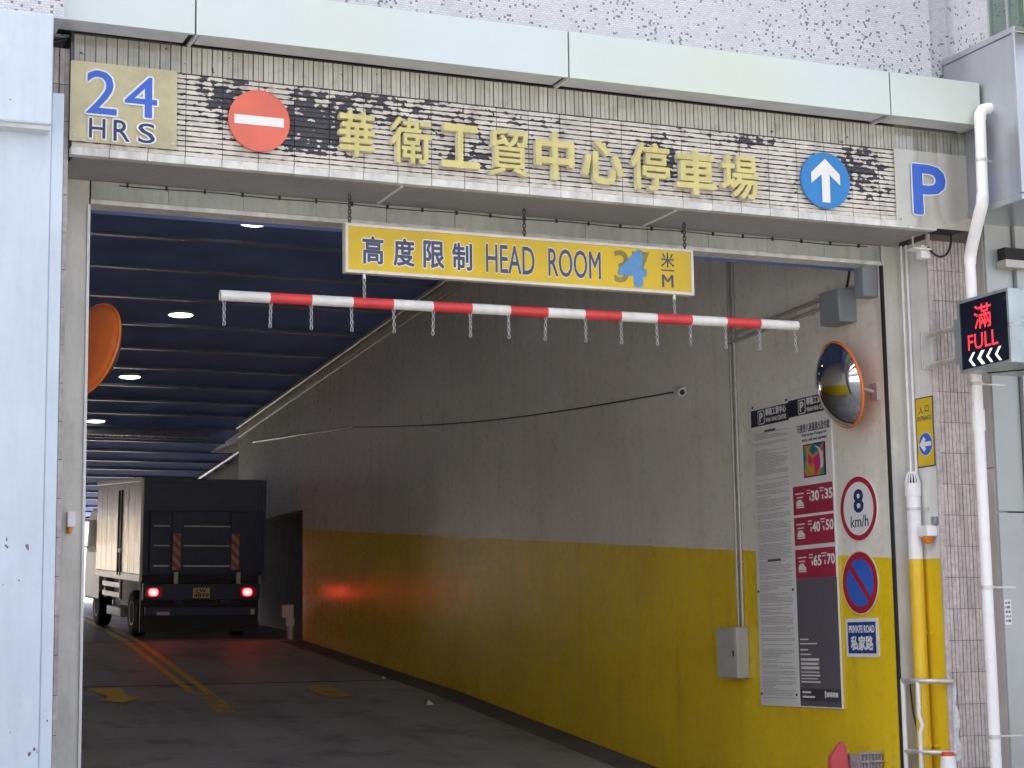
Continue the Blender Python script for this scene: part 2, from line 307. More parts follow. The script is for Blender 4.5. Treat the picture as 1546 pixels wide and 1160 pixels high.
# ------------------------------------------------------------------ builders
ORIG = {}
def thing(name, label, cat, loc=(0, 0, 0), rot=None, group=None, local=False):
    o = bpy.data.objects.new(name, None); col.objects.link(o); o.location = loc; o.empty_display_size = .1
    if rot: o.rotation_euler = [R(a) for a in rot]
    o['label'] = label; o['category'] = cat
    if group: o['group'] = group
    ORIG[o.name] = Vector((0, 0, 0)) if (local or rot) else Vector(loc)
    return o
def tag(o, label, cat, group=None):
    o['label'] = label; o['category'] = cat
    if group: o['group'] = group
    return o
def link(name, me, mat, parent=None):
    o = bpy.data.objects.new(name, me); col.objects.link(o)
    if mat is not None:
        me.materials.clear(); me.materials.append(MT[mat] if isinstance(mat, str) else mat)
    if parent is not None:
        o.parent = parent; ORIG[o.name] = ORIG.get(parent.name, Vector((0, 0, 0)))
    return o
class MB:
    def __init__(s): s.v = []; s.f = []
    def add(s, vs, fs):
        k = len(s.v); s.v += [tuple(v) for v in vs]; s.f += [tuple(i+k for i in f) for f in fs]; return s
    def box(s, x0, x1, y0, y1, z0, z1, b=0.):
        if x0 > x1: x0, x1 = x1, x0
        if y0 > y1: y0, y1 = y1, y0
        if z0 > z1: z0, z1 = z1, z0
        if not b:
            return s.add([(x0,y0,z0),(x1,y0,z0),(x1,y1,z0),(x0,y1,z0),(x0,y0,z1),(x1,y0,z1),(x1,y1,z1),(x0,y1,z1)],
                     [(0,3,2,1),(4,5,6,7),(0,1,5,4),(1,2,6,5),(2,3,7,6),(3,0,4,7)])
        bm = bmesh.new(); bmesh.ops.create_cube(bm, size=1)
        for v in bm.verts: v.co = Vector((x0+(v.co.x+.5)*(x1-x0), y0+(v.co.y+.5)*(y1-y0), z0+(v.co.z+.5)*(z1-z0)))
        bmesh.ops.bevel(bm, geom=bm.edges[:], offset=min(b, .45*min(x1-x0, y1-y0, z1-z0)), segments=2, profile=.5, affect='EDGES')
        bm.verts.index_update(); vs_ = [v.co[:] for v in bm.verts]; fs_ = [[v.index for v in f.verts] for f in bm.faces]; bm.free()
        return s.add(vs_, fs_)
    def prism(s, pts, z0, z1):
        n = len(pts); a = sum(pts[i][0]*pts[(i+1) % n][1]-pts[(i+1) % n][0]*pts[i][1] for i in range(n))
        if a < 0: pts = pts[::-1]
        vs_ = [(x, y, z0) for x, y in pts]+[(x, y, z1) for x, y in pts]
        return s.add(vs_, [tuple(range(n))[::-1], tuple(range(n, 2*n))]+[(i, (i+1) % n, n+(i+1) % n, n+i) for i in range(n)])
    def rrect(s, x0, y0, x1, y1, z0, z1, r=0., n=5):
        if r <= 0: return s.box(x0, x1, y0, y1, z0, z1)
        pts = []
        for cx, cy, a0 in ((x1-r, y0+r, -90), (x1-r, y1-r, 0), (x0+r, y1-r, 90), (x0+r, y0+r, 180)):
            pts += [(cx+r*math.cos(R(a0+90*i/n)), cy+r*math.sin(R(a0+90*i/n))) for i in range(n+1)]
        return s.prism(pts, z0, z1)
    def frame(s, x0, y0, x1, y1, t, z0, z1):
        s.box(x0, x1, y0, y0+t, z0, z1); s.box(x0, x1, y1-t, y1, z0, z1); s.box(x0, x0+t, y0+t, y1-t, z0, z1); return s.box(x1-t, x1, y0+t, y1-t, z0, z1)
    def disc(s, cx, cy, r, z0, z1, n=48):
        return s.prism([(cx+r*math.cos(2*math.pi*i/n), cy+r*math.sin(2*math.pi*i/n)) for i in range(n)], z0, z1)
    def ring(s, cx, cy, r0, r1, z0, z1, n=48):
        vs_ = []
        for i in range(n):
            c_, s_ = math.cos(2*math.pi*i/n), math.sin(2*math.pi*i/n)
            vs_ += [(cx+r0*c_, cy+r0*s_, z0), (cx+r1*c_, cy+r1*s_, z0), (cx+r1*c_, cy+r1*s_, z1), (cx+r0*c_, cy+r0*s_, z1)]
        fs_ = []
        for i in range(n):
            a, b = 4*i, 4*((i+1) % n)
            fs_ += [(a+k, a+(k+1) % 4, b+(k+1) % 4, b+k)[::-1] for k in range(4)]
        return s.add(vs_, fs_)
    def tube(s, pts, r, n=12, closed=False):
        pts = [Vector(p) for p in pts]; N = len(pts); rs = r if isinstance(r, (list, tuple)) else [r]*N
        up = None; vs_ = []
        for i, p in enumerate(pts):
            if closed: d = pts[(i+1) % N]-pts[i-1]
            else: d = pts[min(i+1, N-1)]-pts[max(i-1, 0)]
            d.normalize()
            if up is None:
                up = d.orthogonal().normalized()
            up = (up-d*up.dot(d)).normalized(); sd_ = d.cross(up)
            vs_ += [p+(up*math.cos(2*math.pi*k/n)+sd_*math.sin(2*math.pi*k/n))*rs[i] for k in range(n)]
        fs_ = []
        for i in range(N if closed else N-1):
            a, b = i*n, ((i+1) % N)*n
            fs_ += [(a+k, a+(k+1) % n, b+(k+1) % n, b+k) for k in range(n)]
        if not closed: fs_ += [tuple(range(n))[::-1], tuple(range((N-1)*n, N*n))]
        return s.add(vs_, fs_)
    def lathe(s, prof, n=32, M4=None):
        vs_ = []; M4 = M4 or Matrix()
        for r, z in prof:
            vs_ += [M4 @ Vector((r*math.cos(2*math.pi*k/n), r*math.sin(2*math.pi*k/n), z)) for k in range(n)]
        fs_ = []
        for i in range(len(prof)-1):
            fs_ += [(i*n+k, i*n+(k+1) % n, (i+1)*n+(k+1) % n, (i+1)*n+k) for k in range(n)]
        fs_ += [tuple(range(n))[::-1], tuple(range((len(prof)-1)*n, len(prof)*n))]
        return s.add(vs_, fs_)
    def chain(s, p0, p1, link_len=.026, wr=.0026, hw=.007):
        p0, p1 = Vector(p0), Vector(p1); d = (p1-p0); L = d.length; d.normalize(); nl = max(2, int(round(L/(link_len-2.2*wr))))
        a = d.orthogonal().normalized(); b = d.cross(a)
        for i in range(nl):
            c = p0+d*(L*(i+.5)/nl); sdv = a if i % 2 else b; hl = link_len/2
            ring = []
            for k in range(10):
                t_ = 2*math.pi*k/10; ring.append(c+sdv*(hw*math.cos(t_))+d*((hl-hw)*(1 if math.sin(t_) > .01 else -1 if math.sin(t_) < -.01 else 0)+hw*math.sin(t_)))
            s.tube(ring, wr, 5, True)
        return s
    def build(s, name, mat, parent=None, smooth=False, bevel=0):
        o_ = ORIG.get(parent.name, Vector((0, 0, 0))) if parent is not None else Vector((0, 0, 0))
        me = bpy.data.meshes.new(name); me.from_pydata([(v[0]-o_.x, v[1]-o_.y, v[2]-o_.z) for v in s.v], [], s.f); me.update()
        if smooth:
            me.polygons.foreach_set('use_smooth', [True]*len(me.polygons))
            me.set_sharp_from_angle(angle=R(48))
        o = link(name, me, mat, parent)
        if bevel:
            md = o.modifiers.new('bevel', 'BEVEL'); md.width = bevel; md.segments = 2; md.limit_method = 'ANGLE'
        return o
def struct(o): o['kind'] = 'structure'; return o
def text_raw(body, depth, off, res=3):
    if off:                                            # heavier strokes: the outline swept round a small circle
        a = text_raw(body, depth, 0, res); n = len(a.vertices); V = [v.co.copy() for v in a.vertices]; P = [tuple(p.vertices) for p in a.polygons]
        vs_, fs_ = [], []
        for k in range(9):
            d = Vector((0, 0, 0)) if k == 8 else Vector((off*math.cos(k*math.pi/4+.3), off*math.sin(k*math.pi/4+.3), 0))
            vs_ += [(v+d)*1.0+Vector((0, 0, (k-8)*.012)) for v in V]; fs_ += [tuple(i+k*n for i in p) for p in P]
        me = bpy.data.meshes.new('lettering'); me.from_pydata(vs_, [], fs_); me.update(); bpy.data.meshes.remove(a); return me
    c = bpy.data.curves.new('lettering', 'FONT'); c.body = body; c.offset = off; c.resolution_u = res; c.fill_mode = 'BOTH'; c.extrude = depth/2
    o = bpy.data.objects.new('lettering', c); col.objects.link(o)
    bpy.context.view_layer.update()
    me = bpy.data.meshes.new_from_object(o.evaluated_get(bpy.context.evaluated_depsgraph_get()))
    bpy.data.objects.remove(o); bpy.data.curves.remove(c)
    return me
def text(parent, name, body, bx, z, depth, mat, bold=0., outline=None, keep=False):
    """lettering fitted into bx=(x0,y0,x1,y1) of the sign's own face"""
    me = text_raw(body, 1.0, bold)
    xs = [v.co.x for v in me.vertices]; ys = [v.co.y for v in me.vertices]
    x0, y0, x1, y1 = bx; sx = (x1-x0)/(max(xs)-min(xs)); sy = (y1-y0)/(max(ys)-min(ys))
    if keep: sx = sy
    ax, ay = min(xs), min(ys)
    def place(me_, z_, d_):
        for v in me_.vertices: v.co = (x0+(v.co.x-ax)*sx, y0+(v.co.y-ay)*sy, z_+(v.co.z+.5)*d_)
        me_.update()
    o = None
    place(me, z, depth)
    if outline:
        e, m2 = outline; me2 = text_raw(body, 1.0, bold+e/((sx+sy)/2)); place(me2, z-.0015, .0025); me2.name = 'letter_outline'
        o2 = link('letter_outline', me2, m2, parent)
    me.name = name
    return link(name, me, mat, parent)
FAC, WALLROT = (90, 0, 0), (90, 0, -90)
def interp(x, xs, ys):
    for i in range(len(xs)-1):
        if x <= xs[i+1]: return ys[i]+(ys[i+1]-ys[i])*(x-xs[i])/(xs[i+1]-xs[i])
    return ys[-1]
RY = [11.9, 16.8, 21.2, 28, 34, 45, 60]; RZ = [0, .59, 1.12, 1.80, 2.22, 2.90, 3.30]
def fz(y): return 0 if y < 11.9 else interp(y, RY, RZ)
def cz(y): return 6.23-.069*(y-23.9)
XW, XL = 8.337, 2.107

# ------------------------------------------------------------------ setting
struct(MB().box(-400, 400, -400, 11.9, -.3, 0).build('street', 'asphalt'))
struct(MB().box(-400, 400, 45.02, 500, 2.5, 2.895).build('yard', 'paving'))
struct(MB().box(-400, 1.95, 37.52, 45, 1.0, 2.30).build('side_yard', 'paving'))
rb = MB()
def strip(mb, xa, xb, ys, lift, thick=.0, xoff=lambda y: 0):
    vs_, fs_ = [], []
    for y in ys: vs_ += [(xa+xoff(y), y, fz(y)+lift), (xb+xoff(y), y, fz(y)+lift)]
    for i in range(len(ys)-1): fs_.append((2*i, 2*i+1, 2*i+3, 2*i+2))
    if thick:
        k = len(vs_); vs_ += [(x, y, z-thick) for x, y, z in vs_]; m_ = len(ys)
        fs_ += [tuple(i+k for i in f)[::-1] for f in fs_]
        fs_ += [(2*i, 2*i+2, 2*i+2+k, 2*i+k) for i in range(m_-1)]+[(2*i+1+k, 2*i+3+k, 2*i+3, 2*i+1) for i in range(m_-1)]
        fs_ += [(0, k, k+1, 1), (2*m_-2, 2*m_-1, 2*m_-1+k, 2*m_-2+k)]
    mb.add(vs_, fs_)
def ysub(a, b, step=.7):
    n = max(1, int((b-a)/step)); return sorted([a+(b-a)*i/n for i in range(n+1)]+[y for y in RY if a < y < b])
strip(rb, 1.9, 9.6, ysub(11.9, 45), -.03, .3)
ramp = struct(rb.build('ramp', 'grout'))
for a, b in ((11.905, 22.62), (22.645, 28.2), (28.215, 34), (34.015, 45)):
    mb = MB(); strip(mb, 1.9, 9.6, ysub(a, b, .5), 0, .028); mb.build('concrete_slab', 'ramp', ramp)
for y in (22.633, 28.208):
    MB().box(1.95, 8.2, y-.028, y+.028, fz(y)-.02, fz(y)+.004).build('joint_filler', 'black', ramp)
kb = MB(); strip(kb, 7.93, XW-.001, ysub(12.05, 27.9), .004); kb.build('gutter_strip', M('gutter_dark', (.12, .115, .12), .7, var=.3, scale=2, bump=.3), ramp)
# walls of the tunnel
wr = struct(MB().box(XW, 8.62, 12.03, 28, -.2, 7.0).build('wall_right', 'wall'))
MB().box(XW, 8.62, 28.0, 32.0, 3.85, 7.0).build('upper_wall', 'wall', wr)
MB().box(8.80, 9.1, 27.9, 32.2, 0, 7).build('recessed_wall', 'concrete', wr)
MB().box(9.25, 9.6, 32.0, 45, 0, 7).build('far_wall', 'concrete', wr)
MB().box(8.62, 9.2, 27.6, 28.0, 0, 7).build('recess_return', 'concrete', wr)
wl = struct(MB().box(1.7, XL-.02, 12.03, 37.5, -.2, 7.0).build('wall_left', 'wall'))
# ceiling with its cross beams
cb = MB(); ya, yb = 11.7, 45
cb.add([(x, y, cz(y)+h) for y in (ya, yb) for x in (1.7, 9.7) for h in (0, .25)], [(0, 2, 6, 4), (1, 5, 7, 3), (0, 1, 3, 2), (4, 6, 7, 5), (0, 4, 5, 1), (2, 3, 7, 6)])
ceil = struct(cb.build('ceiling', 'navy'))
for y in (14.0, 15.4, 16.75, 18.1, 19.4, 20.75, 22.1, 23.5, 24.95, 26.4, 27.7, 29.0, 30.2, 31.3, 32.5, 33.9, 35.0, 36.1, 37.1, 38.1, 39.2, 40.2, 41.2, 42.4, 43.3, 44.3):
    x1 = XW-.03 if y < 32 else 9.22
    MB().box(2.1, x1, y-.05, y+.05, cz(y)-.034, cz(y)+.02, .006).build('ceiling_beam', 'beam', ceil)
gr = thing('air_grille', 'dark slatted air grille on the navy ceiling above the truck', 'grille', (7.0, 33.0, cz(33.0)))
MB().frame(5.6, 32.75, 8.0, 33.25, .04, cz(33.2)-.10, cz(32.7)).build('grille_frame', 'beam', gr)
for i in range(30):
    x = 5.7+i*.076; MB().add(*(lambda b: (b.v, b.f))(MB().box(x, x+.03, 32.8, 33.2, cz(33.0)-.09, cz(33.0)-.02))).build('slat', 'conduit', gr)
# the building above and around
bd = thing('building', 'white mosaic clad industrial building over the car park entrance', 'building', (5, 11.5, 0))
MB().box(1.2, 8.55, 11.5, 45, 6.98, 20).build('upper_storeys', 'mosaic', bd)
MB().box(1.2, 8.55, 11.52, 12.0, 5.6, 6.98).build('front_wall', 'mosaic', bd)
MB().box(8.55, 32, 11.62, 45, 5.45, 20).build('side_storeys', 'mosaic', bd)
MB().box(-16, 1.2, 11.30, 45, 5.4, 20).build('left_storeys', 'mosaic', bd)
MB().box(-16, 1.68, 12.1, 37.48, -.2, 5.4).build('left_block', 'concrete', bd)
MB().box(9.62, 32, 12.3, 45, -.2, 5.45).build('right_block', 'concrete', bd)
MB().box(1.2, 9.6, 44.6, 45.0, 4.75, 6.98).build('rear_beam', 'concrete', bd)
MB().box(1.22, 1.76, 11.02, 11.5, 5.55, 9).build('corner_pier', 'mosaic', bd)
# ------------------------------------------------------------------ facade: tiled fascia
fa = thing('fascia', 'weathered white tiled fascia band carrying raised gold characters over the entrance', 'fascia', (5.1, 11.4, 4.79))
MB().box(1.87, 8.42, 11.40, 11.98, 4.853, 5.60).build('backing', 'grout', fa)
MB().box(8.421, 8.75, 11.401, 11.64, 4.84, 5.60).build('end_backing', 'grout', fa)
def tile_mesh(L, name, mat):
    prof = [(0, 0), (-.009, 0), (-.012, .002), (-.012, .0275), (-.006, .029), (-.006, .034), (-.012, .0355), (-.012, .060), (-.009, .062), (0, .062)]
    n = len(prof); vs_ = [(0, y, z) for y, z in prof]+[(L, y, z) for y, z in prof]
    fs_ = [(i, i+n, (i+1) % n+n, (i+1) % n) for i in range(n)]+[tuple(range(n)), tuple(range(n, 2*n))[::-1]]
    me = bpy.data.meshes.new(name); me.from_pydata(vs_, [], fs_); me.update(); me.materials.append(MT[mat]); return me
TM = tile_mesh(.236, 'tile', 'tile'); TS = tile_mesh(.178, 'upright_tile', 'soldier'); TP = tile_mesh(.234, 'pillar_tile', 'pillar_tile')
def put(me, name, parent, loc, rot=(0, 0, 0)):
    o = bpy.data.objects.new(name, me); col.objects.link(o); o.parent = parent; o.location = Vector(loc)-ORIG[parent.name]; o.rotation_euler = rot; return o
for r in range(8):
    for c in range(27):
        put(TM, 'tile', fa, (1.885+c*.2415, 11.4+random.uniform(-.0012, .0012), 4.8555+r*.0688), (0, random.uniform(-.003, .003), 0))
for c in range(100):
    put(TS, 'upright_tile', fa, (1.885+.0665+c*.0685, 11.4+random.uniform(-.0012, .0012), 5.4075), (0, -math.pi/2, 0))
x = 1.875
while x < 8.40:
    x2 = min(x+.2415, 8.42); MB().box(x, x2-.003, 11.368, 11.44, 4.797+random.uniform(-.001, .001), 4.851, .004).build('edge_tile', 'trim', fa); x = x2
for a, b in ((1.9, 4.10), (4.115, 6.2), (6.215, 8.41)):
    MB().box(a, b, 11.442, 11.998, 4.80, 4.852, .003).build('soffit_panel', 'soffit', fa)
for x in (4.099, 6.199): MB().box(x, x+.017, 11.46, 11.97, 4.793, 4.85).build('soffit_joint_strip', 'white', fa)
# portal frame: jambs, lintel
pf = thing('vehicle_doorway', 'greenish grey metal frame of jambs and lintel around the vehicle entrance', 'door frame', (5.2, 12, 0))
MB().box(1.80, XL, 12.0, 12.06, 0, 4.80, .004).build('jamb', 'jamb', pf)
MB().box(XW, 8.56, 12.0, 12.028, 0, 4.80, .004).build('jamb', 'jamb', pf)
MB().box(XL-.014, XL+.006, 11.985, 12.075, 0, 4.64, .003).build('edge_angle', 'white', pf)
MB().box(XW-.012, XW+.004, 11.985, 12.025, 0, 4.64, .003).build('edge_angle', 'dark', pf)
x = XL+.01
for i in range(12):
    x2 = XL+.01+(XW-XL-.02)*(i+1)/12
    MB().box(x, x2-.004, 12.0+random.uniform(0, .002), 12.1, 4.675, 4.80, .002).build('lintel_panel', 'lintel', pf); x = x2
MB().box(XL+.01, XW-.01, 12.008, 12.12, 4.66, 4.80).build('lintel_core', 'lintel', pf)
MB().box(XL+.006, XW-.012, 11.985, 12.16, 4.640, 4.672, .004).build('bottom_rail', 'trim', pf)
MB().box(XL, XW, 12.13, 12.4, 4.674, 6.9).build('shutter_box', 'navy', pf)
cl = thing('clipped_cable', 'thin black cable clipped along the back of the soffit', 'cable', (5.2, 11.985, 4.78))
MB().tube([(x*.1, 11.988, 4.779+.004*math.sin(x*.7)) for x in range(23, 83)], .0035, 6).build('cable', 'black', cl)
for i in range(23): MB().box(2.35+i*.262, 2.361+i*.262, 11.980, 11.999, 4.770, 4.797).build('clip', 'black', cl)
# tiled pillars
def pillar(label, x0, cols, y, z0, rows, wcore):
    p_ = thing('tiled_pillar', label, 'pillar', (x0, y, 0), group='tiled pillars beside the entrance')
    MB().box(x0, x0+wcore, y, 12.3 if x0 > 5 else 11.98, 0, 5.45).build('core', 'pgrout', p_)
    for r in range(rows):
        for c in range(cols):
            put(TP, 'tile', p_, (x0+.0672+c*.0685, y+random.uniform(-.001, .001), z0+r*.2385), (0, -math.pi/2+random.uniform(-.004, .004), 0))
    return p_
pr_ = pillar('brown grey tiled pillar between the yellow reveal and the white drainpipe', 8.53, 6, 11.65, .02, 20, .415)
MB().tube([(8.535, 11.655, z*.5) for z in range(0, 11)], .018, 10).build('corner_bead', 'pillar_tile', pr_)
mp_ = MB().prism([(8.548, .78), (8.60, .80), (8.612, .90), (8.585, .98), (8.61, 1.06), (8.60, 1.16), (8.575, 1.22), (8.59, 1.34), (8.566, 1.40), (8.552, 1.28), (8.55, 1.0)], .0, .004)
mp_.v = [(v[0], 11.6375-v[2], v[1]) for v in mp_.v]; mp_.f = [f[::-1] for f in mp_.f]; mp_.build('mortar_patch', M('mortar_patch', (.60, .60, .60), .8, var=.2, scale=30, bump=.4), pr_)
pillar('narrow strip of beige tiled pillar behind the pale blue column', 1.735, 2, 11.45, .02, 23, .134)
rv = thing('reveal', 'white and yellow painted side panel between jamb and tiled pillar', 'panel', (8.53, 11.8, 0))
MB().box(8.5285, 8.60, 11.675, 11.999, 2.312, 4.80).build('white_panel', 'revealwhite', rv)
MB().box(8.5285, 8.60, 11.675, 11.999, 0, 2.311).build('yellow_panel', 'yellowwall', rv)
# canopy
ca = thing('canopy', 'pale green metal panel canopy running above the tiled fascia', 'canopy', (5.2, 11.3, 5.586))
for a, b in ((1.70, 2.600), (2.610, 5.218), (5.228, 7.872), (7.882, 8.695)):
    MB().box(a, b, 11.13, 11.16, 5.588, 5.918, .004).build('front_panel', 'canopy', ca)
    MB().box(a, b, 11.132, 11.52, 5.90, 5.925).build('top_panel', 'canopy', ca)
    MB().box(a+.03, b-.03, 11.175, 11.345, 5.592, 5.61, .004).build('underside_panel', 'canopy_under', ca)
    MB().box(a, a+.02, 11.16, 11.5, 5.588, 5.9).build('end_plate', 'canopy_under', ca)
MB().box(1.72, 8.69, 11.162, 11.498, 5.613, 5.895).build('core', 'dark', ca)
MB().box(8.675, 8.697, 11.131, 11.5, 5.59, 5.915).build('end_cap', 'canopy', ca)
# ------------------------------------------------------------------ left column
lc = thing('clad_column', 'pale blue metal clad column at the left of the entrance', 'column', (1.4, 11.1, 0))
MB().box(.55, 1.705, 11.05, 11.6, 0, 5.0, .008).build('shaft', 'bluewhite', lc)
MB().box(1.706, 1.780, 11.06, 11.6, 0, 5.09, .006).build('side_panel', 'bluewhite', lc)
MB().box(.45, 1.683, 10.90, 11.5, 4.84, 5.53, .012).build('head_box', 'bluewhite', lc)
MB().box(.55, 1.68, 10.93, 11.04, 4.815, 4.842).build('head_shadow_trim', 'canopy_under', lc)
# ------------------------------------------------------------------ right metal bay, column, window
rbay = thing('projecting_bay', 'brushed steel bay projecting at the upper right above the drainpipe', 'bay', (9.3, 10.9, 4.92))
MB().box(8.722, 10.5, 10.72, 11.6, 4.965, 6.20, .006).build('steel_panel', 'steel', rbay)
MB().box(8.708, 10.5, 10.705, 11.6, 4.915, 4.963, .006).build('bottom_trim', 'steel', rbay)
MB().box(8.71, 10.5, 10.70, 11.6, 6.202, 6.25, .006).build('top_trim', 'steel', rbay)
MB().box(8.70, 8.735, 10.695, 10.73, 4.965, 6.2, .006).build('corner_trim', 'steel', rbay)
wn_ = thing('window', 'dark green framed window above the steel bay', 'window', (8.9, 10.6, 6.25))
MB().box(8.80, 8.82, 9.8, 11.10, 6.252, 7.6).build('pane', 'glass', wn_)
MB().box(9.1, 9.12, 9.8, 11.3, 6.252, 7.6).build('reflection_sheet', 'reflection_sheet', wn_)  # added sheet, blotchy green paints the tree reflection of the glass
for y in (11.09, 10.87, 10.66, 10.45, 10.24): MB().box(8.785, 8.835, y-.012, y+.012, 6.252, 7.6).build('mullion', 'sage', wn_)
MB().box(8.78, 8.84, 9.8, 11.1, 6.251, 6.275).build('sill', 'winframe', wn_)
MB().box(8.79, 9.3, 11.10, 11.62, 6.252, 7.6).build('side_wall', 'mosaic', wn_)
mc = thing('metal_column', 'grey green metal clad column right of the white drainpipe', 'column', (9.3, 11.5, 0))
MB().box(8.952, 9.06, 11.525, 12.0, 0, 3.0).build('side_panel', 'greige', mc); MB().box(8.952, 9.06, 11.525, 12.0, 3.006, 5.0).build('side_panel', 'greige', mc)
for a, b in ((0, 2.655), (2.665, 4.05), (4.06, 4.95)):
    MB().box(8.962, 9.215, 11.50, 11.53, a, b, .004).build('front_panel', 'sage', mc)
    MB().box(9.225, 9.9, 11.46, 11.53, a, b, .004).build('front_panel', 'sage', mc)
MB().box(9.0, 9.9, 11.53, 12.2, 0, 4.95).build('core', 'dark', mc)
MB().box(9.07, 9.8, 11.40, 11.49, 4.62, 4.72).build('dark_slot', 'dark', mc)
MB().box(9.06, 9.8, 11.38, 11.495, 4.56, 4.62).build('ledge', 'greige', mc)
st = thing('sticker', 'small white printed sticker beside the white drainpipe', 'sticker', (8.968, 11.499, 1.80), FAC)
MB().rrect(0, 0, .062, .19, 0, .002, .006).build('paper', 'signwhite', st)
for i in range(5):
    for j in range(4): MB().box(.008+j*.0125, .008+j*.0125+random.uniform(.006, .011), .02+i*.034, .036+i*.034+random.uniform(0, .006), .0021, .0026).build('print_mark', 'signink', st)

# ------------------------------------------------------------------ raised characters
SPAN = [(3.622, 3.872), (3.984, 4.279), (4.346, 4.628), (4.696, 4.999), (5.049, 5.344), (5.404, 5.726), (5.789, 6.097), (6.149, 6.475), (6.518, 6.829)]
ZZ = [(4.941, 5.255), (4.928, 5.248), (4.930, 5.235), (4.905, 5.240), (4.907, 5.25), (4.910, 5.230), (4.895, 5.245), (4.890, 5.222), (4.895, 5.225)]
BOLD = {'華': .020, '衛': .013, '貿': .012, '停': .016, '場': .018}
ORD = ['first', 'second', 'third', 'fourth', 'fifth', 'sixth', 'seventh', 'eighth', 'last']
for i, chx in enumerate('華衛工貿中心停車場'):
    (a, b), (c, d) = SPAN[i], ZZ[i]
    t_ = thing('raised_character', f'raised gold character {chx}, {ORD[i]} of nine on the tiled fascia', 'character', (a, 11.385, c), FAC, 'gold characters on the fascia')
    text(t_, 'side_return', chx, (0, 0, b-a, d-c), .010, .045, 'letterside', BOLD.get(chx, .026)+.002)
    text(t_, 'face', chx, (0, 0, b-a, d-c), .0555, .004, 'letter', BOLD.get(chx, .026))
# ------------------------------------------------------------------ fascia signs
s = thing('hours_sign', 'acrylic panel reading 24 HRS in blue at the left end of the fascia', 'sign', (1.862, 11.372, 4.883), FAC)
MB().rrect(.004, .004, .680, .525, .0, .006, .01).build('cream_sheet', 'cream_sheet', s)
MB().rrect(0, 0, .684, .735, .012, .018, .008).build('acrylic_sheet', 'acrylic', s)
text(s, 'digit', '2', (.100, .186, .292, .470), .019, .003, 'blue', .004, (.012, 'signwhite'))
text(s, 'digit', '4', (.342, .192, .549, .458), .019, .003, 'blue', .004, (.012, 'signwhite'))
for chx, bx in (('H', (.121, .028, .223, .156)), ('R', (.274, .022, .378, .159)), ('S', (.430, .024, .538, .154))):
    text(s, 'letter', chx, bx, .019, .003, 'navyink', .004, (.010, 'signwhite'))
for x in (.03, .654): MB().disc(x, .035, .008, .018, .024, 12).build('screw', 'galv', s)
s = thing('parking_sign', 'acrylic panel with a blue letter P at the right end of the fascia', 'sign', (8.05, 11.372, 4.81), FAC)
MB().rrect(.004, .004, .686, .600, 0, .006, .01).build('pale_sheet', 'pcream', s)
MB().rrect(0, 0, .690, .78, .012, .018, .008).build('acrylic_sheet', 'acrylic', s)
text(s, 'letter', 'P', (.150, .096, .457, .493), .019, .004, 'blue', .022, (.010, 'signwhite'))
for x in (.04, .65): MB().disc(x, .05, .009, .018, .024, 12).build('screw', 'galv', s)
s = thing('no_entry_sign', 'round faded red no entry sign with white bar on the fascia', 'sign', (3.082, 11.375, 5.127), FAC)
MB().disc(0, 0, .205, .010, .026, 64).build('plate', 'salmon', s); MB().ring(0, 0, .196, .2055, .026, .029, 64).build('rim', 'salmon', s)
MB().rrect(-.166, -.030, .166, .030, .026, .028, .002).build('bar', 'signwhite', s); MB().disc(0, 0, .03, -.0, .010, 12).build('standoff', 'dark', s)
s = thing('ahead_only_sign', 'round blue sign with white arrow pointing up on the fascia', 'sign', (7.42, 11.375, 5.10), FAC)
MB().disc(0, 0, .213, .010, .026, 64).build('plate', 'bluebright', s); MB().disc(0, 0, .03, -.0, .010, 12).build('standoff', 'dark', s)
MB().prism([(-.034, -.168), (.034, -.168), (.034, .045), (.125, -.028), (.125, .052), (0, .165), (-.125, .052), (-.125, -.028), (-.034, .045)], .026, .028).build('arrow', 'signwhite', s)
# ------------------------------------------------------------------ head room sign and height bar
hx, hz = 3.792, 4.240
s = thing('headroom_sign', 'long yellow head room sign hanging on chains under the soffit', 'sign', (hx, 11.74, hz), FAC)
W_, H_ = 2.697, .345
MB().box(.005, W_-.005, .005, H_-.005, -.05, .0).build('case', 'frame', s)
MB().frame(0, 0, W_, H_, .022, -.055, .014).build('border', 'frame', s, bevel=.003)
MB().box(.022, W_-.022, .022, H_-.022, 0, .005).build('face', 'signyellow', s)
for chx, a, b in (('高', 3.915, 4.069), ('度', 4.141, 4.296), ('限', 4.360, 4.517), ('制', 4.576, 4.726)):
    text(s, 'character', chx, (a-hx, 4.308-hz, b-hx, 4.504-hz), .006, .003, 'signink', .026, (.007, 'signwhite'))
text(s, 'lettering', 'HEAD', (4.831-hx, 4.310-hz, 5.204-hx, 4.513-hz), .006, .003, 'signink', .006, (.006, 'frame'))
text(s, 'lettering', 'ROOM', (5.312-hx, 4.310-hz, 5.727-hx, 4.516-hz), .006, .003, 'signink', .006, (.006, 'frame'))
text(s, 'painted_over_digit', '3', (5.836-hx, 4.300-hz, 5.955-hx, 4.540-hz), .0055, .001, 'ghost', .01)
text(s, 'painted_over_digit', '7', (5.985-hx, 4.300-hz, 6.125-hx, 4.540-hz), .0055, .001, 'ghost', .004)
text(s, 'digit', '4', (5.865-hx, 4.275-hz, 6.100-hx, 4.552-hz), .007, .003, 'paleblue', .040)
text(s, 'character', '米', (6.222-hx, 4.437-hz, 6.330-hx, 4.548-hz), .006, .003, 'signink', .004)
MB().box(6.223-hx, 6.327-hx, 4.411-hz, 4.420-hz, .006, .009).build('fraction_bar', 'signink', s)
text(s, 'lettering', 'M', (6.226-hx, 4.288-hz, 6.319-hx, 4.383-hz), .006, .003, 'signink', .008)
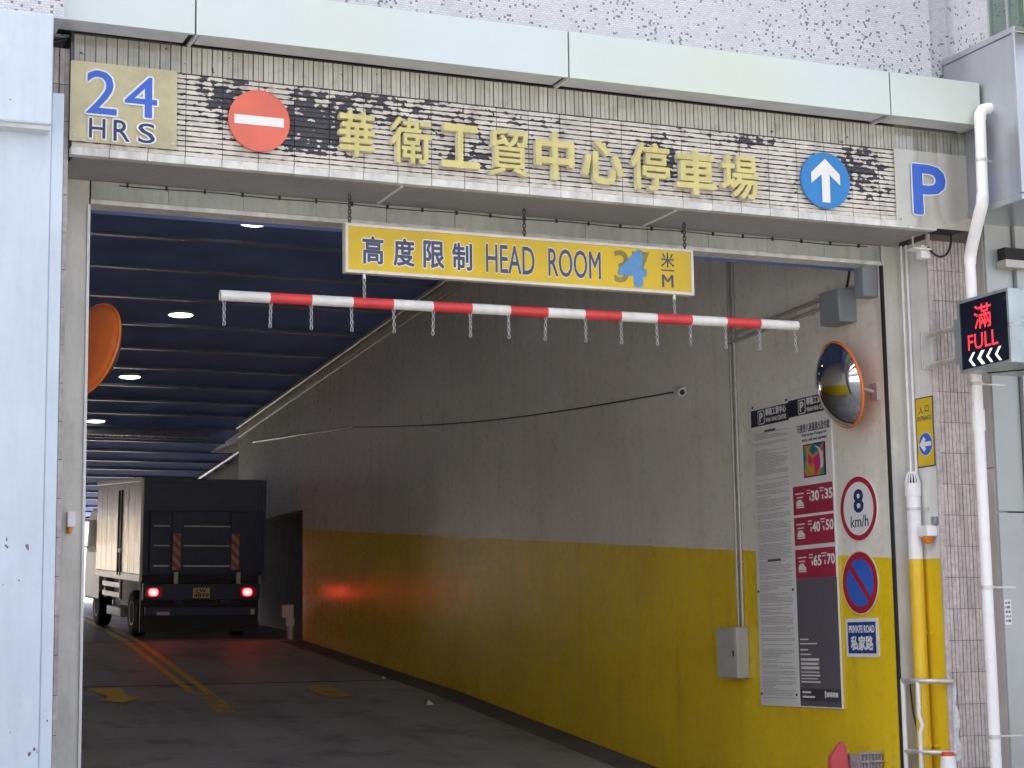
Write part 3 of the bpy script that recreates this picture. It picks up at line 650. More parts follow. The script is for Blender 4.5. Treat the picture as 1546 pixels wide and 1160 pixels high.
for x, z in ((3.833, 4.585), (5.14, 4.585), (6.436, 4.585)):
    MB().chain((x-hx, z-hz, -.02), (x-hx, 4.806-hz, -.02), .034, .0042, .011).build('hanging_chain', 'darkchain', s)
s = thing('height_bar', 'red and white striped height limit bar dangling short chains below the yellow sign', 'height bar', (2.93, 11.75, 4.035))
BX0, BX1 = 2.930, 7.376
def bz(x): return 4.030+.034*(x-BX0)/(BX1-BX0)
edges = [BX0+.335]; 
while len(edges) < 14: edges.append(edges[-1]+(BX1-.33-BX0-.335)/13)
edges = [BX0]+edges+[BX1]
for i in range(15):
    a, b = edges[i], edges[i+1]
    MB().tube([(a, 11.75, bz(a)), (b, 11.75, bz(b))], .0365, 20).build('bar_section', 'barred' if i % 2 else 'barwhite', s, True)
for i, x in enumerate(edges):
    x = x+.03 if i == 0 else x-.02 if i == 15 else x
    x += random.uniform(-.012, .012); sw = random.uniform(-.006, .006)
    MB().chain((x, 11.75, bz(x)-.034), (x+sw, 11.75+random.uniform(-.006, .006), bz(x)-.034-.165), .030, .0036, .0095).build('dangling_chain', 'chain', s)
for x in (3.934, 6.330):
    MB().tube([(x, 11.75, 4.245), (x, 11.75, 4.205)], .011, 10).build('hook_block', 'barwhite', s)
    MB().chain((x, 11.75, 4.206), (x, 11.75, bz(x)+.03), .030, .0036, .0095).build('hanging_chain', 'chain', s)

# ------------------------------------------------------------------ right wall: notice boards and road signs
Z0 = 1.15
s = thing('notice_board', 'tall pale notice board with fine print, left of the price board', 'notice board', (XW-.001, 14.06, Z0), WALLROT)
MB().box(0, .628, 0, 2.64, .002, .02, .003).build('panel', 'boardpale', s)
MB().box(.02, .60, .06, 2.36, .0201, .0215).build('printed_sheet', 'notice', s)
hd = MB().box(.0, .628, 2.425, 2.572, .0202, .023).build('header', 'header', s)
def p_logo(s, u):
    MB().rrect(u, 2.437, u+.112, 2.560, .0232, .0245, .016).build('logo_frame', 'signwhite', s); MB().rrect(u+.009, 2.446, u+.103, 2.551, .0246, .0255, .012).build('logo_ground', 'header', s)
    text(s, 'letter', 'P', (u+.030, 2.458, u+.086, 2.540), .0257, .001, 'signwhite', .03)
    text(s, 'lettering', '華衛工貿中心', (u+.128, 2.500, u+.470, 2.566), .0235, .001, 'signwhite', .03)
    text(s, 'lettering', 'WAH WAI CENTRE', (u+.128, 2.445, u+.470, 2.484), .0235, .001, 'signwhite', .02)
p_logo(hd, .12)
MB().box(.22, .40, 2.362, 2.380, .0202, .0215).build('heading_rule', 'signink', s)
MB().box(.20, .42, 1.232, 1.252, .0217, .0225).build('heading_rule', 'signink', s)
for u, v in ((.03, .10), (.598, .10), (.03, .98), (.598, .98), (.03, 2.60), (.598, 2.60)): MB().disc(u, v, .012, .0216, .026, 10).build('screw', 'black', s)
s = thing('price_board', 'tall board with three maroon price panels and slate foot, beside the speed sign', 'price board', (XW-.001, 13.425, Z0), WALLROT)
MB().box(0, .645, 0, 2.665, .002, .022, .003).build('panel', 'boardpale', s)
hd = MB().box(.0, .645, 2.44, 2.585, .0222, .025).build('header', 'header', s)
def p_logo2(s, u):
    MB().rrect(u, 2.450, u+.114, 2.574, .0252, .0265, .016).build('logo_frame', 'signwhite', s); MB().rrect(u+.009, 2.459, u+.105, 2.565, .0266, .0275, .012).build('logo_ground', 'header', s)
    text(s, 'letter', 'P', (u+.030, 2.470, u+.088, 2.554), .0277, .001, 'signwhite', .03)
    text(s, 'lettering', '華衛工貿中心', (u+.130, 2.512, u+.470, 2.578), .0255, .001, 'signwhite', .03)
    text(s, 'lettering', 'WAH WAI CENTRE', (u+.130, 2.456, u+.470, 2.496), .0255, .001, 'signwhite', .02)
p_logo2(hd, .155)
text(s, 'lettering', '只接受八達通進出及付款', (.12, 2.288, .625, 2.362), .0225, .001, 'signink', .02)
text(s, 'lettering', 'Only accept Octopus for', (.19, 2.248, .575, 2.280), .0225, .001, 'signink', .03)
text(s, 'lettering', 'entry, exit and payment', (.19, 2.203, .575, 2.238), .0225, .001, 'signink', .03)
MB().box(.205, .545, 1.905, 2.185, .0222, .0235).build('picture_ground', 'header', s)
MB().box(.215, .520, 1.915, 2.175, .0237, .0245).build('picture', 'card', s)
MB().prism([(.40+.11*math.cos(a*.12), 2.03+.13*math.sin(a*.12)) for a in range(-4, 14)]+[(.385+.085*math.cos(a*.12), 2.03+.125*math.sin(a*.12)) for a in range(13, -5, -1)], .0246, .0252).build('picture_swirl', 'frame', s)
for k, (lo, hi, a, b) in enumerate(((1.603, 1.843, '30', '35'), (1.345, 1.580, '40', '50'), (1.065, 1.310, '65', '70'))):
    q = MB().box(.022, .632, lo, hi, .0222, .0238).build('price_panel', 'maroon', s)
    text(q, 'price', a, (.305, lo+.10, .425, lo+.188), .024, .001, 'signwhite', .03); text(q, 'price', b, (.510, lo+.105, .628, lo+.193), .024, .001, 'signwhite', .03)
    for u in (.268, .462): text(q, 'dollar', '$', (u+.005, lo+.105, u+.030, lo+.145), .024, .001, 'signwhite', .01)
    for u, v, l_ in ((.24, .19, .055), (.235, .165, .06), (.432, .195, .07), (.44, .172, .05), (.06, .172, .13), (.075, .14, .10), (.07, .055, .12)):
        MB().box(u, u+l_, lo+v, lo+v+.010, .024, .025).build('print_line', 'boardpale', q)
    MB().prism([(.07, lo+.07), (.07, lo+.10), (.09, lo+.125), (.15, lo+.125), (.165, lo+.10), (.185, lo+.095), (.185, lo+.07)], .024, .025).build('vehicle_symbol', 'boardpale', q)
sf = MB().box(.022, .640, .012, 1.064, .0222, .0236).build('slate_foot', 'boarddark', s)
MB().box(.022, .640, .055, .155, .0237, .0243).build('foot_band', 'boarddark2', s)
for v, l_, h_ in ((.555, .13, .012), (.520, .26, .011), (.470, .12, .012), (.432, .16, .011), (.385, .28, .020), (.350, .27, .020), (.315, .28, .022), (.286, .28, .010), (.258, .29, .012), (.233, .25, .009), (.205, .29, .012)):
    MB().box(.05, .05+l_, v, v+h_, .0238, .0244).build('print_line', 'boardpale', sf)
for v, l_ in ((.118, .13), (.080, .19)): MB().box(.06, .06+l_, v, v+.016, .0245, .025).build('print_line', 'boardpale', s)
MB().rrect(.40, .082, .42, .142, .0245, .025, .008).build('emblem', 'boardpale', s); [MB().box(.43+i*.043, .468+i*.043, .092, .130, .0245, .025).build('print_line', 'boardpale', s) for i in range(4)]
s = thing('speed_limit_sign', 'round red ringed sign reading 8 km/h on the right wall', 'sign', (XW, 12.452, 2.745), WALLROT)
MB().disc(0, 0, .262, .002, .010, 64).build('plate', 'signwhite', s); MB().ring(0, 0, .214, .256, .0102, .012, 64).build('red_ring', 'red', s)
text(s, 'digit', '8', (-.065, -.035, .075, .155), .0102, .002, 'navyink', .022); text(s, 'lettering', 'km/h', (-.115, -.150, .135, -.055), .0102, .002, 'navyink', .002)
s = thing('no_parking_sign', 'round blue no stopping sign with red ring and slash on yellow wall', 'sign', (XW, 12.472, 2.154), WALLROT)
MB().disc(0, 0, .254, .002, .010, 64).build('plate', 'frame', s); MB().disc(0, 0, .245, .0101, .0108, 64).build('red_disc', 'red', s); MB().disc(0, 0, .190, .0109, .012, 64).build('blue_disc', 'blue', s)
MB().prism([(-.150, .116), (-.116, .150), (.150, -.116), (.116, -.150)], .0121, .013).build('slash', 'red', s)
s = thing('private_road_sign', 'square blue PRIVATE ROAD sign below the no stopping disc', 'sign', (XW, 12.705, 1.565), WALLROT)
MB().rrect(0, 0, .455, .308, .002, .010, .02).build('plate', 'signwhite', s); MB().box(.032, .423, .030, .278, .0102, .0115).build('blue_field', M('deep_blue', (.016, .05, .26), .35), s)
text(s, 'lettering', 'PRIVATE ROAD', (.048, .192, .408, .252), .0116, .001, 'signwhite', .03); text(s, 'lettering', '私家路', (.070, .052, .385, .170), .0116, .001, 'signwhite', .035)
# entrance sign on the reveal
s = thing('entrance_sign', 'narrow yellow entrance sign with blue arrow disc beside the pipe', 'sign', (8.527, 11.897, 3.022), WALLROT)
MB().box(0, .226, 0, .545, 0, .006).build('plate', 'navyink', s); MB().box(.009, .217, .009, .536, .0061, .0072).build('yellow_field', 'signyellow', s)
text(s, 'character', '入', (.045, .415, .100, .478), .0073, .001, 'signink', .02); text(s, 'character', '口', (.125, .425, .175, .478), .0073, .001, 'signink', .02)
text(s, 'lettering', 'ENTRANCE', (.022, .363, .205, .398), .0073, .001, 'signink', .02)
MB().disc(.115, .178, .092, .0073, .0078, 40).build('disc_edge', 'frame', s); MB().disc(.115, .178, .086, .0079, .0085, 40).build('blue_disc', 'blue', s)
MB().prism([(.035, .178), (.095, .236), (.118, .212), (.100, .195), (.188, .195), (.188, .161), (.100, .161), (.118, .144), (.095, .120)], .0086, .0095).build('arrow', 'signwhite', s)

# ------------------------------------------------------------------ boxes, conduits, camera on the right wall
def wbox(name, label, cat, y0, y1, z0, z1, d, mat, extra=None):
    o = thing(name, label, cat, (XW, (y0+y1)/2, z0)); MB().box(XW-d, XW-.002, y0, y1, z0, z1, .008).build('case', mat, o)
    if extra: extra(o)
    return o
wbox('junction_box', 'blue grey junction box on the wall above the convex mirror', 'junction box', 12.37, 12.66, 4.25, 4.52, .17, 'grey', lambda o: MB().box(XW-.172, XW-.168, 12.39, 12.64, 4.27, 4.50).build('lid', 'grey', o))
wbox('junction_box', 'dark grey box in the corner under the lintel', 'junction box', 12.06, 12.19, 4.40, 4.70, .14, 'grey', lambda o: MB().box(XW-.143, XW-.139, 12.075, 12.175, 4.42, 4.68).build('lid', 'grey', o))
def cab(o):
    MB().box(XW-.135, XW-.131, 14.27, 14.60, 1.395, 1.80, .003).build('door', 'palegrey', o); MB().box(XW-.142, XW-.135, 14.30, 14.315, 1.57, 1.62).build('latch', 'black', o)
wbox('electrical_cabinet', 'grey electrical cabinet on the yellow wall below two conduits', 'cabinet', 14.255, 14.615, 1.38, 1.825, .13, 'palegrey', cab)
for dy, lab in ((0, 'left one of two vertical wall conduits above the cabinet'), (-.075, 'right one of two vertical wall conduits above the cabinet')):
    y = 14.40+dy; o = thing('conduit', lab, 'conduit', (XW, y, 1.83), group='vertical conduits')
    MB().tube([(XW-.018, y, 1.83), (XW-.018, y, 6.3)], .016, 10).build('pipe', 'conduit', o, True)
    for z in (2.4, 3.2, 4.0, 4.8, 5.6): MB().box(XW-.028, XW-.001, y-.026, y+.026, z-.01, z+.01).build('saddle', 'galv', o)
for (ya_, za_, yb_, zb_), lab in (((12.19, 4.545, 14.38, 4.462), 'upper sloping conduit above the convex mirror'), ((12.66, 4.452, 14.40, 4.392), 'lower sloping conduit above the convex mirror')):
    o = thing('conduit', lab, 'conduit', (XW, ya_, za_), group='sloping conduits')
    MB().tube([(XW-.02, ya_, za_), (XW-.02, yb_, zb_)], .017, 10).build('pipe', 'conduit', o, True)
    for f_ in (.2, .5, .8):
        yy, z = ya_+(yb_-ya_)*f_, za_+(zb_-za_)*f_; MB().box(XW-.030, XW-.001, yy-.01, yy+.01, z-.026, z+.026).build('saddle', 'galv', o)
tag(MB().tube([(XW-.012, 12.5, 4.52), (XW-.012, 12.46, 4.62), (XW-.014, 12.43, 4.70), (XW-.012, 12.425, 5.2)], .010, 8).build('cable', 'black', None, True), 'thin dark cable rising from the blue grey junction box', 'cable')
o = thing('security_camera', 'small round white camera on the white wall', 'camera', (XW, 15.32, 4.06))
MB().tube([(XW, 15.30, 4.10), (XW-.06, 15.32, 4.10)], .022, 12).build('mount', 'white', o, True); MB().tube([(XW-.06, 15.36, 4.09), (XW-.08, 15.22, 4.045)], .042, 18).build('body', 'white', o, True); MB().tube([(XW-.08, 15.222, 4.046), (XW-.081, 15.214, 4.0435)], .026, 16).build('lens', 'black', o)
tag(MB().tube([(XW-.010, y, 4.08+.078*(y-15.35)-.10*math.sin(math.pi*(y-15.35)/10)) for y in [15.35+i*.5 for i in range(21)]], .007, 6).build('cable', 'black', None, True), 'dark cable sagging along the white wall from the camera', 'cable')
tag(MB().tube([(XW-.02, 25.35, 4.86), (XW-.02, 28, 5.04), (XW-.02, 30.9, 5.23)], .022, 8).build('conduit', 'galv', None, True), 'pale conduit low on the far end of the white wall', 'conduit')
for k, (dz, dx, rr) in enumerate(((.10, .05, .028), (.26, .025, .02))):
    tag(MB().tube([(XW-dx, y, cz(y)-dz) for y in (12.5, 18, 24, 31.9)], rr, 10).build('ceiling_pipe', 'galv', None, True), ('thick' if k == 0 else 'thin')+' pipe following the top edge of the right wall', 'pipe')
tag(MB().tube([(8.95, 32.1, cz(32)-.10), (8.95, 44, cz(44)-.12)], .03, 10).build('ceiling_pipe', 'galv', None, True), 'far pipe under the ceiling beyond the truck roof', 'pipe')
# barrier post deep inside
o = thing('sensor_post', 'short post with white box head against the wall beside the truck', 'post', (8.19, 28.25, fz(28.25)))
MB().tube([(8.21, 28.25, fz(28.25)-.01), (8.21, 28.25, fz(28.25)+.30)], .055, 12).build('post', 'greige', o, True); MB().box(8.15, 8.26, 28.19, 28.31, fz(28.25)+.20, fz(28.25)+.34, .01).build('sleeve', 'white', o); MB().box(8.09, 8.24, 28.16, 28.33, fz(28.25)+.34, fz(28.25)+.54, .015).build('head', 'white', o)
# ------------------------------------------------------------------ convex mirrors
def convex_mirror(label, c, n, r, wallpt, grp='convex traffic mirrors'):
    n = Vector(n).normalized(); q = n.to_track_quat('Z', 'Y')
    o = thing('convex_mirror', label, 'mirror', c, None, grp, local=True)
    m = q.to_matrix().to_4x4()
    RS = r*.985/math.sin(R(48)); prof = [(max(RS*math.sin(a), .0005), RS*(math.cos(a)-math.cos(R(48)))+.004) for a in [R(48)*(1-i/16) for i in range(17)]]
    MB().lathe(prof, 56, m).build('mirror_face', 'mirror', o, True)
    ring = [m @ Vector((r*math.cos(2*math.pi*k/64), r*math.sin(2*math.pi*k/64), -.008)) for k in range(64)]
    MB().tube(ring, .0115, 10, True).build('rim', 'orange', o, True)
    MB().lathe([(r, -.004), (r*.97, -.02), (r*.8, -.035), (r*.4, -.045), (.0005, -.048)][::-1], 56, m).build('back_shell', 'orange', o, True)
    w_ = Vector(wallpt)-Vector(c); b0 = m @ Vector((0, 0, -.045))
    MB().tube([b0, b0+(w_-b0)*.55, w_], .018, 10).build('arm', 'galv', o, True)
    bx = MB().box(w_.x-.012, w_.x+.012, w_.y-.05, w_.y+.05, w_.z-.07, w_.z+.07, .004); bx.build('wall_plate', 'galv', o)
convex_mirror('convex mirror with orange rim on the right wall beside the boards', (8.115, 12.33, 3.72), (-.97, .10, -.20), .345, (8.328, 12.16, 3.65))
convex_mirror('orange back of a convex mirror showing behind the left jamb', (2.31, 13.0, 3.82), (.88, .38, -.24), .345, (2.09, 13.0, 3.80))
# ------------------------------------------------------------------ ceiling lamps
for i, (x, y, lab) in enumerate(((5.35, 19.9, 'nearest and largest round ceiling light under the lintel'), (5.515, 24.28, 'second round ceiling light, between the lintel and the left mirror'), (5.645, 28.34, 'third round ceiling light on the navy ceiling'), (5.80, 32.06, 'small far ceiling light close to the left jamb'))):
    o = thing('ceiling_light', lab, 'ceiling light', (x, y, cz(y)), group='round ceiling lights')
    z = cz(y)-.015
    MB().ring(x, y, .160, .178, z-.012, z+.03, 40).build('rim', 'lamprim', o); MB().lathe([(.12, -.026), (.158, -.016), (.158, 0)], 40, Matrix.Translation((x, y, z))).build('diffuser', 'lamp', o)
# ------------------------------------------------------------------ drainpipe and fittings at the reveal
o = thing('vent_pipe', 'thick white pipe painted yellow below with slotted cap, beside the jamb', 'pipe', (8.455, 11.90, 0))
px, py = 8.455, 11.885
MB().tube([(px, py, .10), (px, py, 2.312)], .055, 20).build('lower_pipe', 'yellowpipe', o, True); MB().tube([(px, py, 2.313), (px, py, 2.86)], .055, 20).build('upper_pipe', 'pvc', o, True)
MB().tube([(px, py, 2.80), (px, py, 2.90)], .062, 20).build('collar', 'pvc', o, True)
for k in range(14):
    a = 2*math.pi*k/14; MB().tube([(px+.056*math.cos(a), py+.056*math.sin(a), 2.90), (px+.034*math.cos(a), py+.034*math.sin(a), 2.985)], .006, 5).build('cap_rib', 'pvc', o)
MB().lathe([(.036, 0), (.036, .012), (.0, .016)], 16, Matrix.Translation((px, py, 2.98))).build('cap_top', 'pvc', o)
MB().tube([(px, py, 2.90), (px, py, 2.97)], .030, 12).build('cap_core', 'dark', o)
for z, mm in ((2.70, 'galv'), (1.75, 'yellowpipe'), (.90, 'yellowpipe')):
    MB().ring(px, py, .054, .061, z-.012, z+.012, 24).build('clamp', mm, o); MB().box(px+.03, 8.529, py-.10, py-.085, z-.01, z+.01).build('clamp_arm', mm, o)
for dx, dy, lab in ((-.012, 0, 'left thin white conduit rising above the vent cap'), (.012, -.035, 'right thin white conduit rising above the vent cap')):
    tag(MB().tube([(8.49+dx, 11.93+dy, 2.99), (8.49+dx, 11.93+dy, 4.795)], .0105, 8).build('thin_conduit', 'pvc', None, True), lab, 'conduit', 'thin white conduits')
o = thing('alarm_lamp', 'white box with amber lens under it on the right reveal', 'warning lamp', (8.50, 11.75, 2.47))
MB().box(8.43, 8.527, 11.69, 11.82, 2.48, 2.565, .01).build('housing', 'pvc', o); MB().lathe([(.001, -.055), (.03, -.05), (.042, -.02), (.042, 0)], 20, Matrix.Translation((8.475, 11.75, 2.479))).build('lens', 'amber', o, True); MB().box(8.49, 8.527, 11.675, 11.72, 2.57, 2.63).build('junction', 'grey', o)
o = thing('sensor_unit', 'small white sensor with amber lens on the left jamb', 'sensor', (2.02, 11.99, 2.55))
MB().box(1.995, 2.045, 11.955, 11.999, 2.50, 2.60, .006).build('housing', 'pvc', o); MB().tube([(2.012, 11.98, 2.46), (2.012, 11.98, 2.499)], .016, 12).build('lens', 'amber', o)
# bracket lamp and black cable under the P panel
o = thing('bracket_lamp', 'white flat bracket fitting under the right end of the soffit', 'bracket', (8.42, 11.6, 4.7))
MB().box(8.34, 8.50, 11.56, 11.68, 4.690, 4.704, .003).build('flat_arm', 'pvc', o); MB().box(8.43, 8.52, 11.60, 11.67, 4.63, 4.735, .008).build('body', 'pvc', o); MB().tube([(8.37, 11.62, 4.70), (8.37, 11.62, 4.80)], .008, 8).build('stem', 'galv', o)
def bez(p, n=24):
    out = []
    for i in range(n+1):
        t_ = i/n; out.append(sum((Vector(q)*c for q, c in zip(p, ((1-t_)**3, 3*t_*(1-t_)**2, 3*t_*t_*(1-t_), t_**3))), Vector()))
    return out
tag(MB().tube(bez([(8.48, 11.58, 4.72), (8.53, 11.55, 4.60), (8.66, 11.52, 4.60), (8.66, 11.52, 4.82)]), .0095, 8).build('cable', 'black', None, True), 'thick black cable looping from the bracket to the P panel', 'cable')
# bent guard rail
o = thing('guard_rail', 'bent galvanised tube guard rail around the yellow pipe foot', 'guard rail', (8.40, 11.85, 0))
for z in (1.385, .855):
    MB().tube([(8.345, 12.0, z), (8.345, 11.84, z+.004), (8.352, 11.79, z+.004), (8.375, 11.75, z+.002), (8.44, 11.68, z), (8.53, 11.63, z-.004), (8.56, 11.645, z-.004)], .019, 12).build('hoop', 'galv', o, True)
MB().tube([(8.345, 11.975, 0), (8.345, 11.975, 1.39)], .019, 12).build('post', 'white', o, True)
MB().tube([(8.352, 11.79, 0), (8.352, 11.79, .80), (8.350, 11.785, 1.0), (8.362, 11.77, 1.06), (8.350, 11.79, 1.13), (8.352, 11.79, 1.39)], .017, 12).build('post', 'white', o, True)
tag(MB().tube([(8.40, 11.96, 1.36), (8.41, 11.95, 1.15), (8.43, 11.90, .92), (8.44, 11.89, .5)], .007, 8).build('cable', 'black', None, True), 'thin black cable hanging behind the guard rail', 'cable')
# traffic cone and red plastic item at the foot
o = thing('traffic_cone', 'traffic cone with white sleeve at the foot of the yellow pipe', 'traffic cone', (8.40, 11.52, 0))
def cone_part(z0, z1, nm, mt):
    rr = lambda z: .165-.118*z/.86
    MB().lathe([(rr(z0), z0), (rr(z1), z1)], 24, Matrix.Translation((8.40, 11.52, 0))).build(nm, mt, o, True)
MB().rrect(8.20, 11.32, 8.60, 11.72, 0, .04, .03).build('base', 'conered', o); cone_part(.04, .35, 'body', 'conered'); cone_part(.351, .84, 'sleeve', 'white'); cone_part(.841, .868, 'tip', 'conered')
o = thing('red_hand_pump', 'pink red plastic tool handle standing against the yellow wall', 'tool', (7.98, 12.4, 0))
MB().add([(7.93, 12.37, .60), (8.11, 12.37, .60), (8.11, 12.43, .60), (7.93, 12.43, .60), (7.93, 12.37, .80), (8.085, 12.37, .80), (8.085, 12.43, .80), (7.93, 12.43, .80), (8.03, 12.38, .915), (8.075, 12.38, .915), (8.075, 12.42, .915), (8.03, 12.42, .915)],
   [(0, 3, 2, 1), (0, 1, 5, 4), (1, 2, 6, 5), (2, 3, 7, 6), (3, 0, 4, 7), (4, 5, 9, 8), (5, 6, 10, 9), (6, 7, 11, 10), (7, 4, 8, 11), (8, 9, 10, 11)]).build('handle', 'pinkred', o, bevel=.008)
MB().tube([(8.0, 12.40, 0), (8.0, 12.40, .62)], .03, 12).build('stem', 'pinkred', o, True); MB().lathe([(.001, 0), (.016, .006), (.016, .02), (.001, .026)], 14, Matrix.Translation((8.095, 12.40, .83))).build('knob', 'yellowpipe', o, True)
o = thing('mesh_crate', 'grey mesh crate beside the pink red handle', 'crate', (8.20, 12.35, 0))
for i in range(7): MB().box(8.115+i*.031, 8.127+i*.031, 12.25, 12.26, .0, .84).build('upright', 'mesh', o)
for z in (.05, .2, .35, .5, .62, .70, .77, .835): MB().box(8.11, 8.32, 12.235, 12.249, z-.008, z+.008).build('rail', 'mesh', o)
MB().box(8.11, 8.325, 12.263, 12.45, .0, .82).build('body', 'mesh', o)
# white rain pipe on the right
o = thing('rain_pipe', 'white plastic rain pipe running down beside the tiled pillar', 'pipe', (8.70, 11.35, 0))
arc = [(8.745, 11.05, 5.70), (8.70, 11.05, 5.70), (8.655, 11.05, 5.685), (8.632, 11.05, 5.65), (8.625, 11.05, 5.60)]
MB().tube(arc, .046, 18).build('elbow', 'pvc', o, True)
MB().tube([(8.625, 11.05, 5.62), (8.622, 11.06, 5.0)], .043, 18).build('upper_pipe', 'pvc', o, True)
MB().tube([(8.622, 11.06, 5.03), (8.623, 11.075, 4.95), (8.655, 11.20, 4.80), (8.688, 11.315, 4.66), (8.694, 11.345, 4.60), (8.694, 11.35, 4.55)], .047, 18).build('offset_bend', 'pvc', o, True)
MB().tube([(8.694, 11.35, 4.57), (8.70, 11.35, 3.33)], .042, 18).build('lower_pipe', 'pvc', o, True); MB().tube([(8.70, 11.35, 3.34), (8.703, 11.35, 0)], .0425, 18).build('lower_pipe', 'pvc', o, True)
MB().tube([(8.70, 11.35, 3.42), (8.70, 11.35, 3.26)], .050, 18).build('socket', 'pvc', o, True)
for z in (3.62, 2.08, .98):
    MB().ring(8.70, 11.35, .043, .049, z-.012, z+.012, 24).build('clamp', 'galv', o); MB().box(8.74, 8.96, 11.345, 11.36, z-.006, z+.006).build('clamp_arm', 'galv', o)
MB().ring(8.622, 11.055, .044, .050, 5.28, 5.30, 24).build('clamp', 'galv', o); MB().tube([(8.66, 11.055, 5.29), (8.725, 11.055, 5.29)], .006, 8).build('clamp_arm', 'galv', o)
# LED sign
o = thing('full_sign', 'black LED sign showing red FULL and white chevrons on a steel bracket', 'sign', (8.42, 11.16, 3.66), WALLROT)
MB().box(0, .60, 0, .545, -.55, 0, .006).build('case', 'steelbox', o); MB().frame(0, 0, .60, .545, .022, .0, .010).build('bezel', 'steelbox', o); MB().box(.022, .578, .022, .523, .0005, .004).build('display', 'ledface', o)
text(o, 'character', '滿', (.190, .300, .390, .480), .0045, .001, 'ledred', .006); text(o, 'lettering', 'FULL', (.105, .155, .455, .270), .0045, .001, 'ledred', .006)
for u in (.105, .205, .310, .410):
    wd = .012 if u == .205 else .0
    MB().prism([(u, .085), (u+.05, .137), (u+.078+wd, .137), (u+.030+wd, .085), (u+.078+wd, .033), (u+.05, .033)], .0045, .0055).build('chevron', 'ledwhite', o)
MB().box(-.50, -.48, .10, .40, -.13, .0, .004).build('bracket_plate', 'galv', o)
for v in (.13, .37): MB().tube([(-.49, v, -.06), (0.0, v, -.06)], .022, 12).build('bracket_arm', 'galv', o, True)
MB().box(-.07, -.002, .08, .42, -.10, .0, .006).build('bracket_box', 'steelbox', o)
tag(MB().tube([(8.52, 10.98, 3.645), (9.2, 10.2, 3.655)], .006, 6).build('cable', 'black'), 'thin black cable under the LED sign', 'cable')
# ------------------------------------------------------------------ road markings and litter
def cl_x(y): return 5.33+.0745*(y-22.8)
for dx, lab in ((-.115, 'left one of the double yellow centre lines on the ramp'), (.075, 'right one of the double yellow centre lines on the ramp')):
    mb = MB(); strip(mb, dx-.05, dx+.05, ysub(21.9, 44, .5), .004, 0, cl_x); tag(mb.build('road_line', 'yline'), lab, 'road marking', 'double yellow lines')
mb = MB(); strip(mb, -.10, .12, ysub(20.2, 21.85, .3), .004, 0, cl_x); tag(mb.build('worn_road_line', 'yworn'), 'worn faded end of the yellow centre line', 'road marking')
def flat(pts, lift=.004):
    me = MB(); n = len(pts); me.add([(x, y, fz(y)+lift) for x, y in pts], [tuple(range(n))]); return me
ar = [[4.02, 22.39], [4.41, 22.45], [4.33, 21.58], [4.47, 21.49], [4.18, 21.05], [3.93, 21.27], [4.10, 21.55]]
tag(flat(ar[::-1], .010).build('road_arrow', 'arrowy'), 'yellow arrow painted on the ramp beside the left jamb', 'road marking')
wa = [[6.55, 21.94], [6.77, 22.29], [6.92, 22.13], [6.92, 21.11], [6.63, 20.99], [6.59, 21.28]]
tag(flat(wa, .010).build('worn_road_arrow', 'yworn'), 'worn yellow arrow remains in the middle of the ramp', 'road marking')
def litter(x, y, s_, lab):
    z = fz(y)+.004
    MBx = MB().add([(x-s_, y-s_*.3, z), (x+s_, y-s_*.5, z+.002), (x+s_*.7, y+s_*.6, z+.03*s_/.06), (x-s_*.8, y+s_*.5, z+.006), (x-s_*.5, y+s_*.1, z+.08*s_/.06), (x+s_*.1, y+s_*.5, z+.035*s_/.06)], [(0, 1, 2, 5, 3), (0, 4, 3), (3, 4, 5), (0, 1, 4), (1, 2, 5, 4)])
    tag(MBx.build('litter', 'paper'), lab, 'litter', 'paper scraps on the ramp')
litter(7.58, 20.3, .045, 'crumpled white paper scrap near the kerb of the yellow wall'); litter(7.86, 22.75, .03, 'flat white paper scrap farther up along the kerb')
# ------------------------------------------------------------------ the box truck
tk = thing('box_truck', 'dark box truck with glowing red tail lamps driving up the ramp', 'truck', (6.87, 28.6, 1.845), (3.75, 0, 0))
MB().box(-.972, .975, .02, 3.72, .98, 2.49, .012).build('cargo_box', 'truckblue', tk)
sdp = MB()
ys_ = [0.03+i*3.68/8 for i in range(9)]
for i in range(8):
    MB().box(-.992, -.973, ys_[i]+.004, ys_[i+1]-.004, 1.0, 2.44, .004).build('side_panel', 'alu', tk)
MB().box(-1.0, -.96, .0, 3.74, .885, .998, .006).build('side_rail', 'alurail', tk); MB().box(-1.0, -.95, .0, 3.74, 2.442, 2.51, .008).build('roof_rail', 'alurail', tk)
MB().box(-.995, -.955, -.015, .035, .89, 2.50, .006).build('corner_post', 'alurail', tk); MB().box(.955, .995, -.015, .035, .89, 2.50, .006).build('corner_post', 'truckblue2', tk)
MB().box(-.955, .955, -.02, .03, 2.43, 2.50, .006).build('rear_header', 'truckblue2', tk); MB().box(-.95, .95, -.004, .022, 2.00, 2.43).build('rear_upper_panel', 'truckblue2', tk)
MB().box(-1.012, -.993, 1.50, 1.54, .95, 2.33).build('side_door_bar', 'black', tk); MB().box(-1.012, -.993, 1.72, 1.76, .95, 2.33).build('side_door_bar', 'black', tk)
MB().box(-1.03, -.993, 1.47, 1.60, 1.32, 1.38).build('door_latch', 'galv', tk)
lift = MB().box(-.86, .86, -.06, -.012, 1.02, 1.99, .008).build('tail_lift_platform', 'truckblue', tk)
for z in (1.125, 1.44, 1.745):
    for a, b in ((-.80, -.56), (-.33, .42)): MB().box(a, b, -.082, -.061, z, z+.022).build('platform_rib', 'galv' if z < 1.2 else 'conduit', lift)
MB().box(-.52, -.36, -.095, -.061, 1.02, 1.97, .006).build('lift_post', 'truckblue2', lift); MB().box(.41, .56, -.095, -.061, 1.02, 1.97, .006).build('lift_post', 'truckblue', lift)
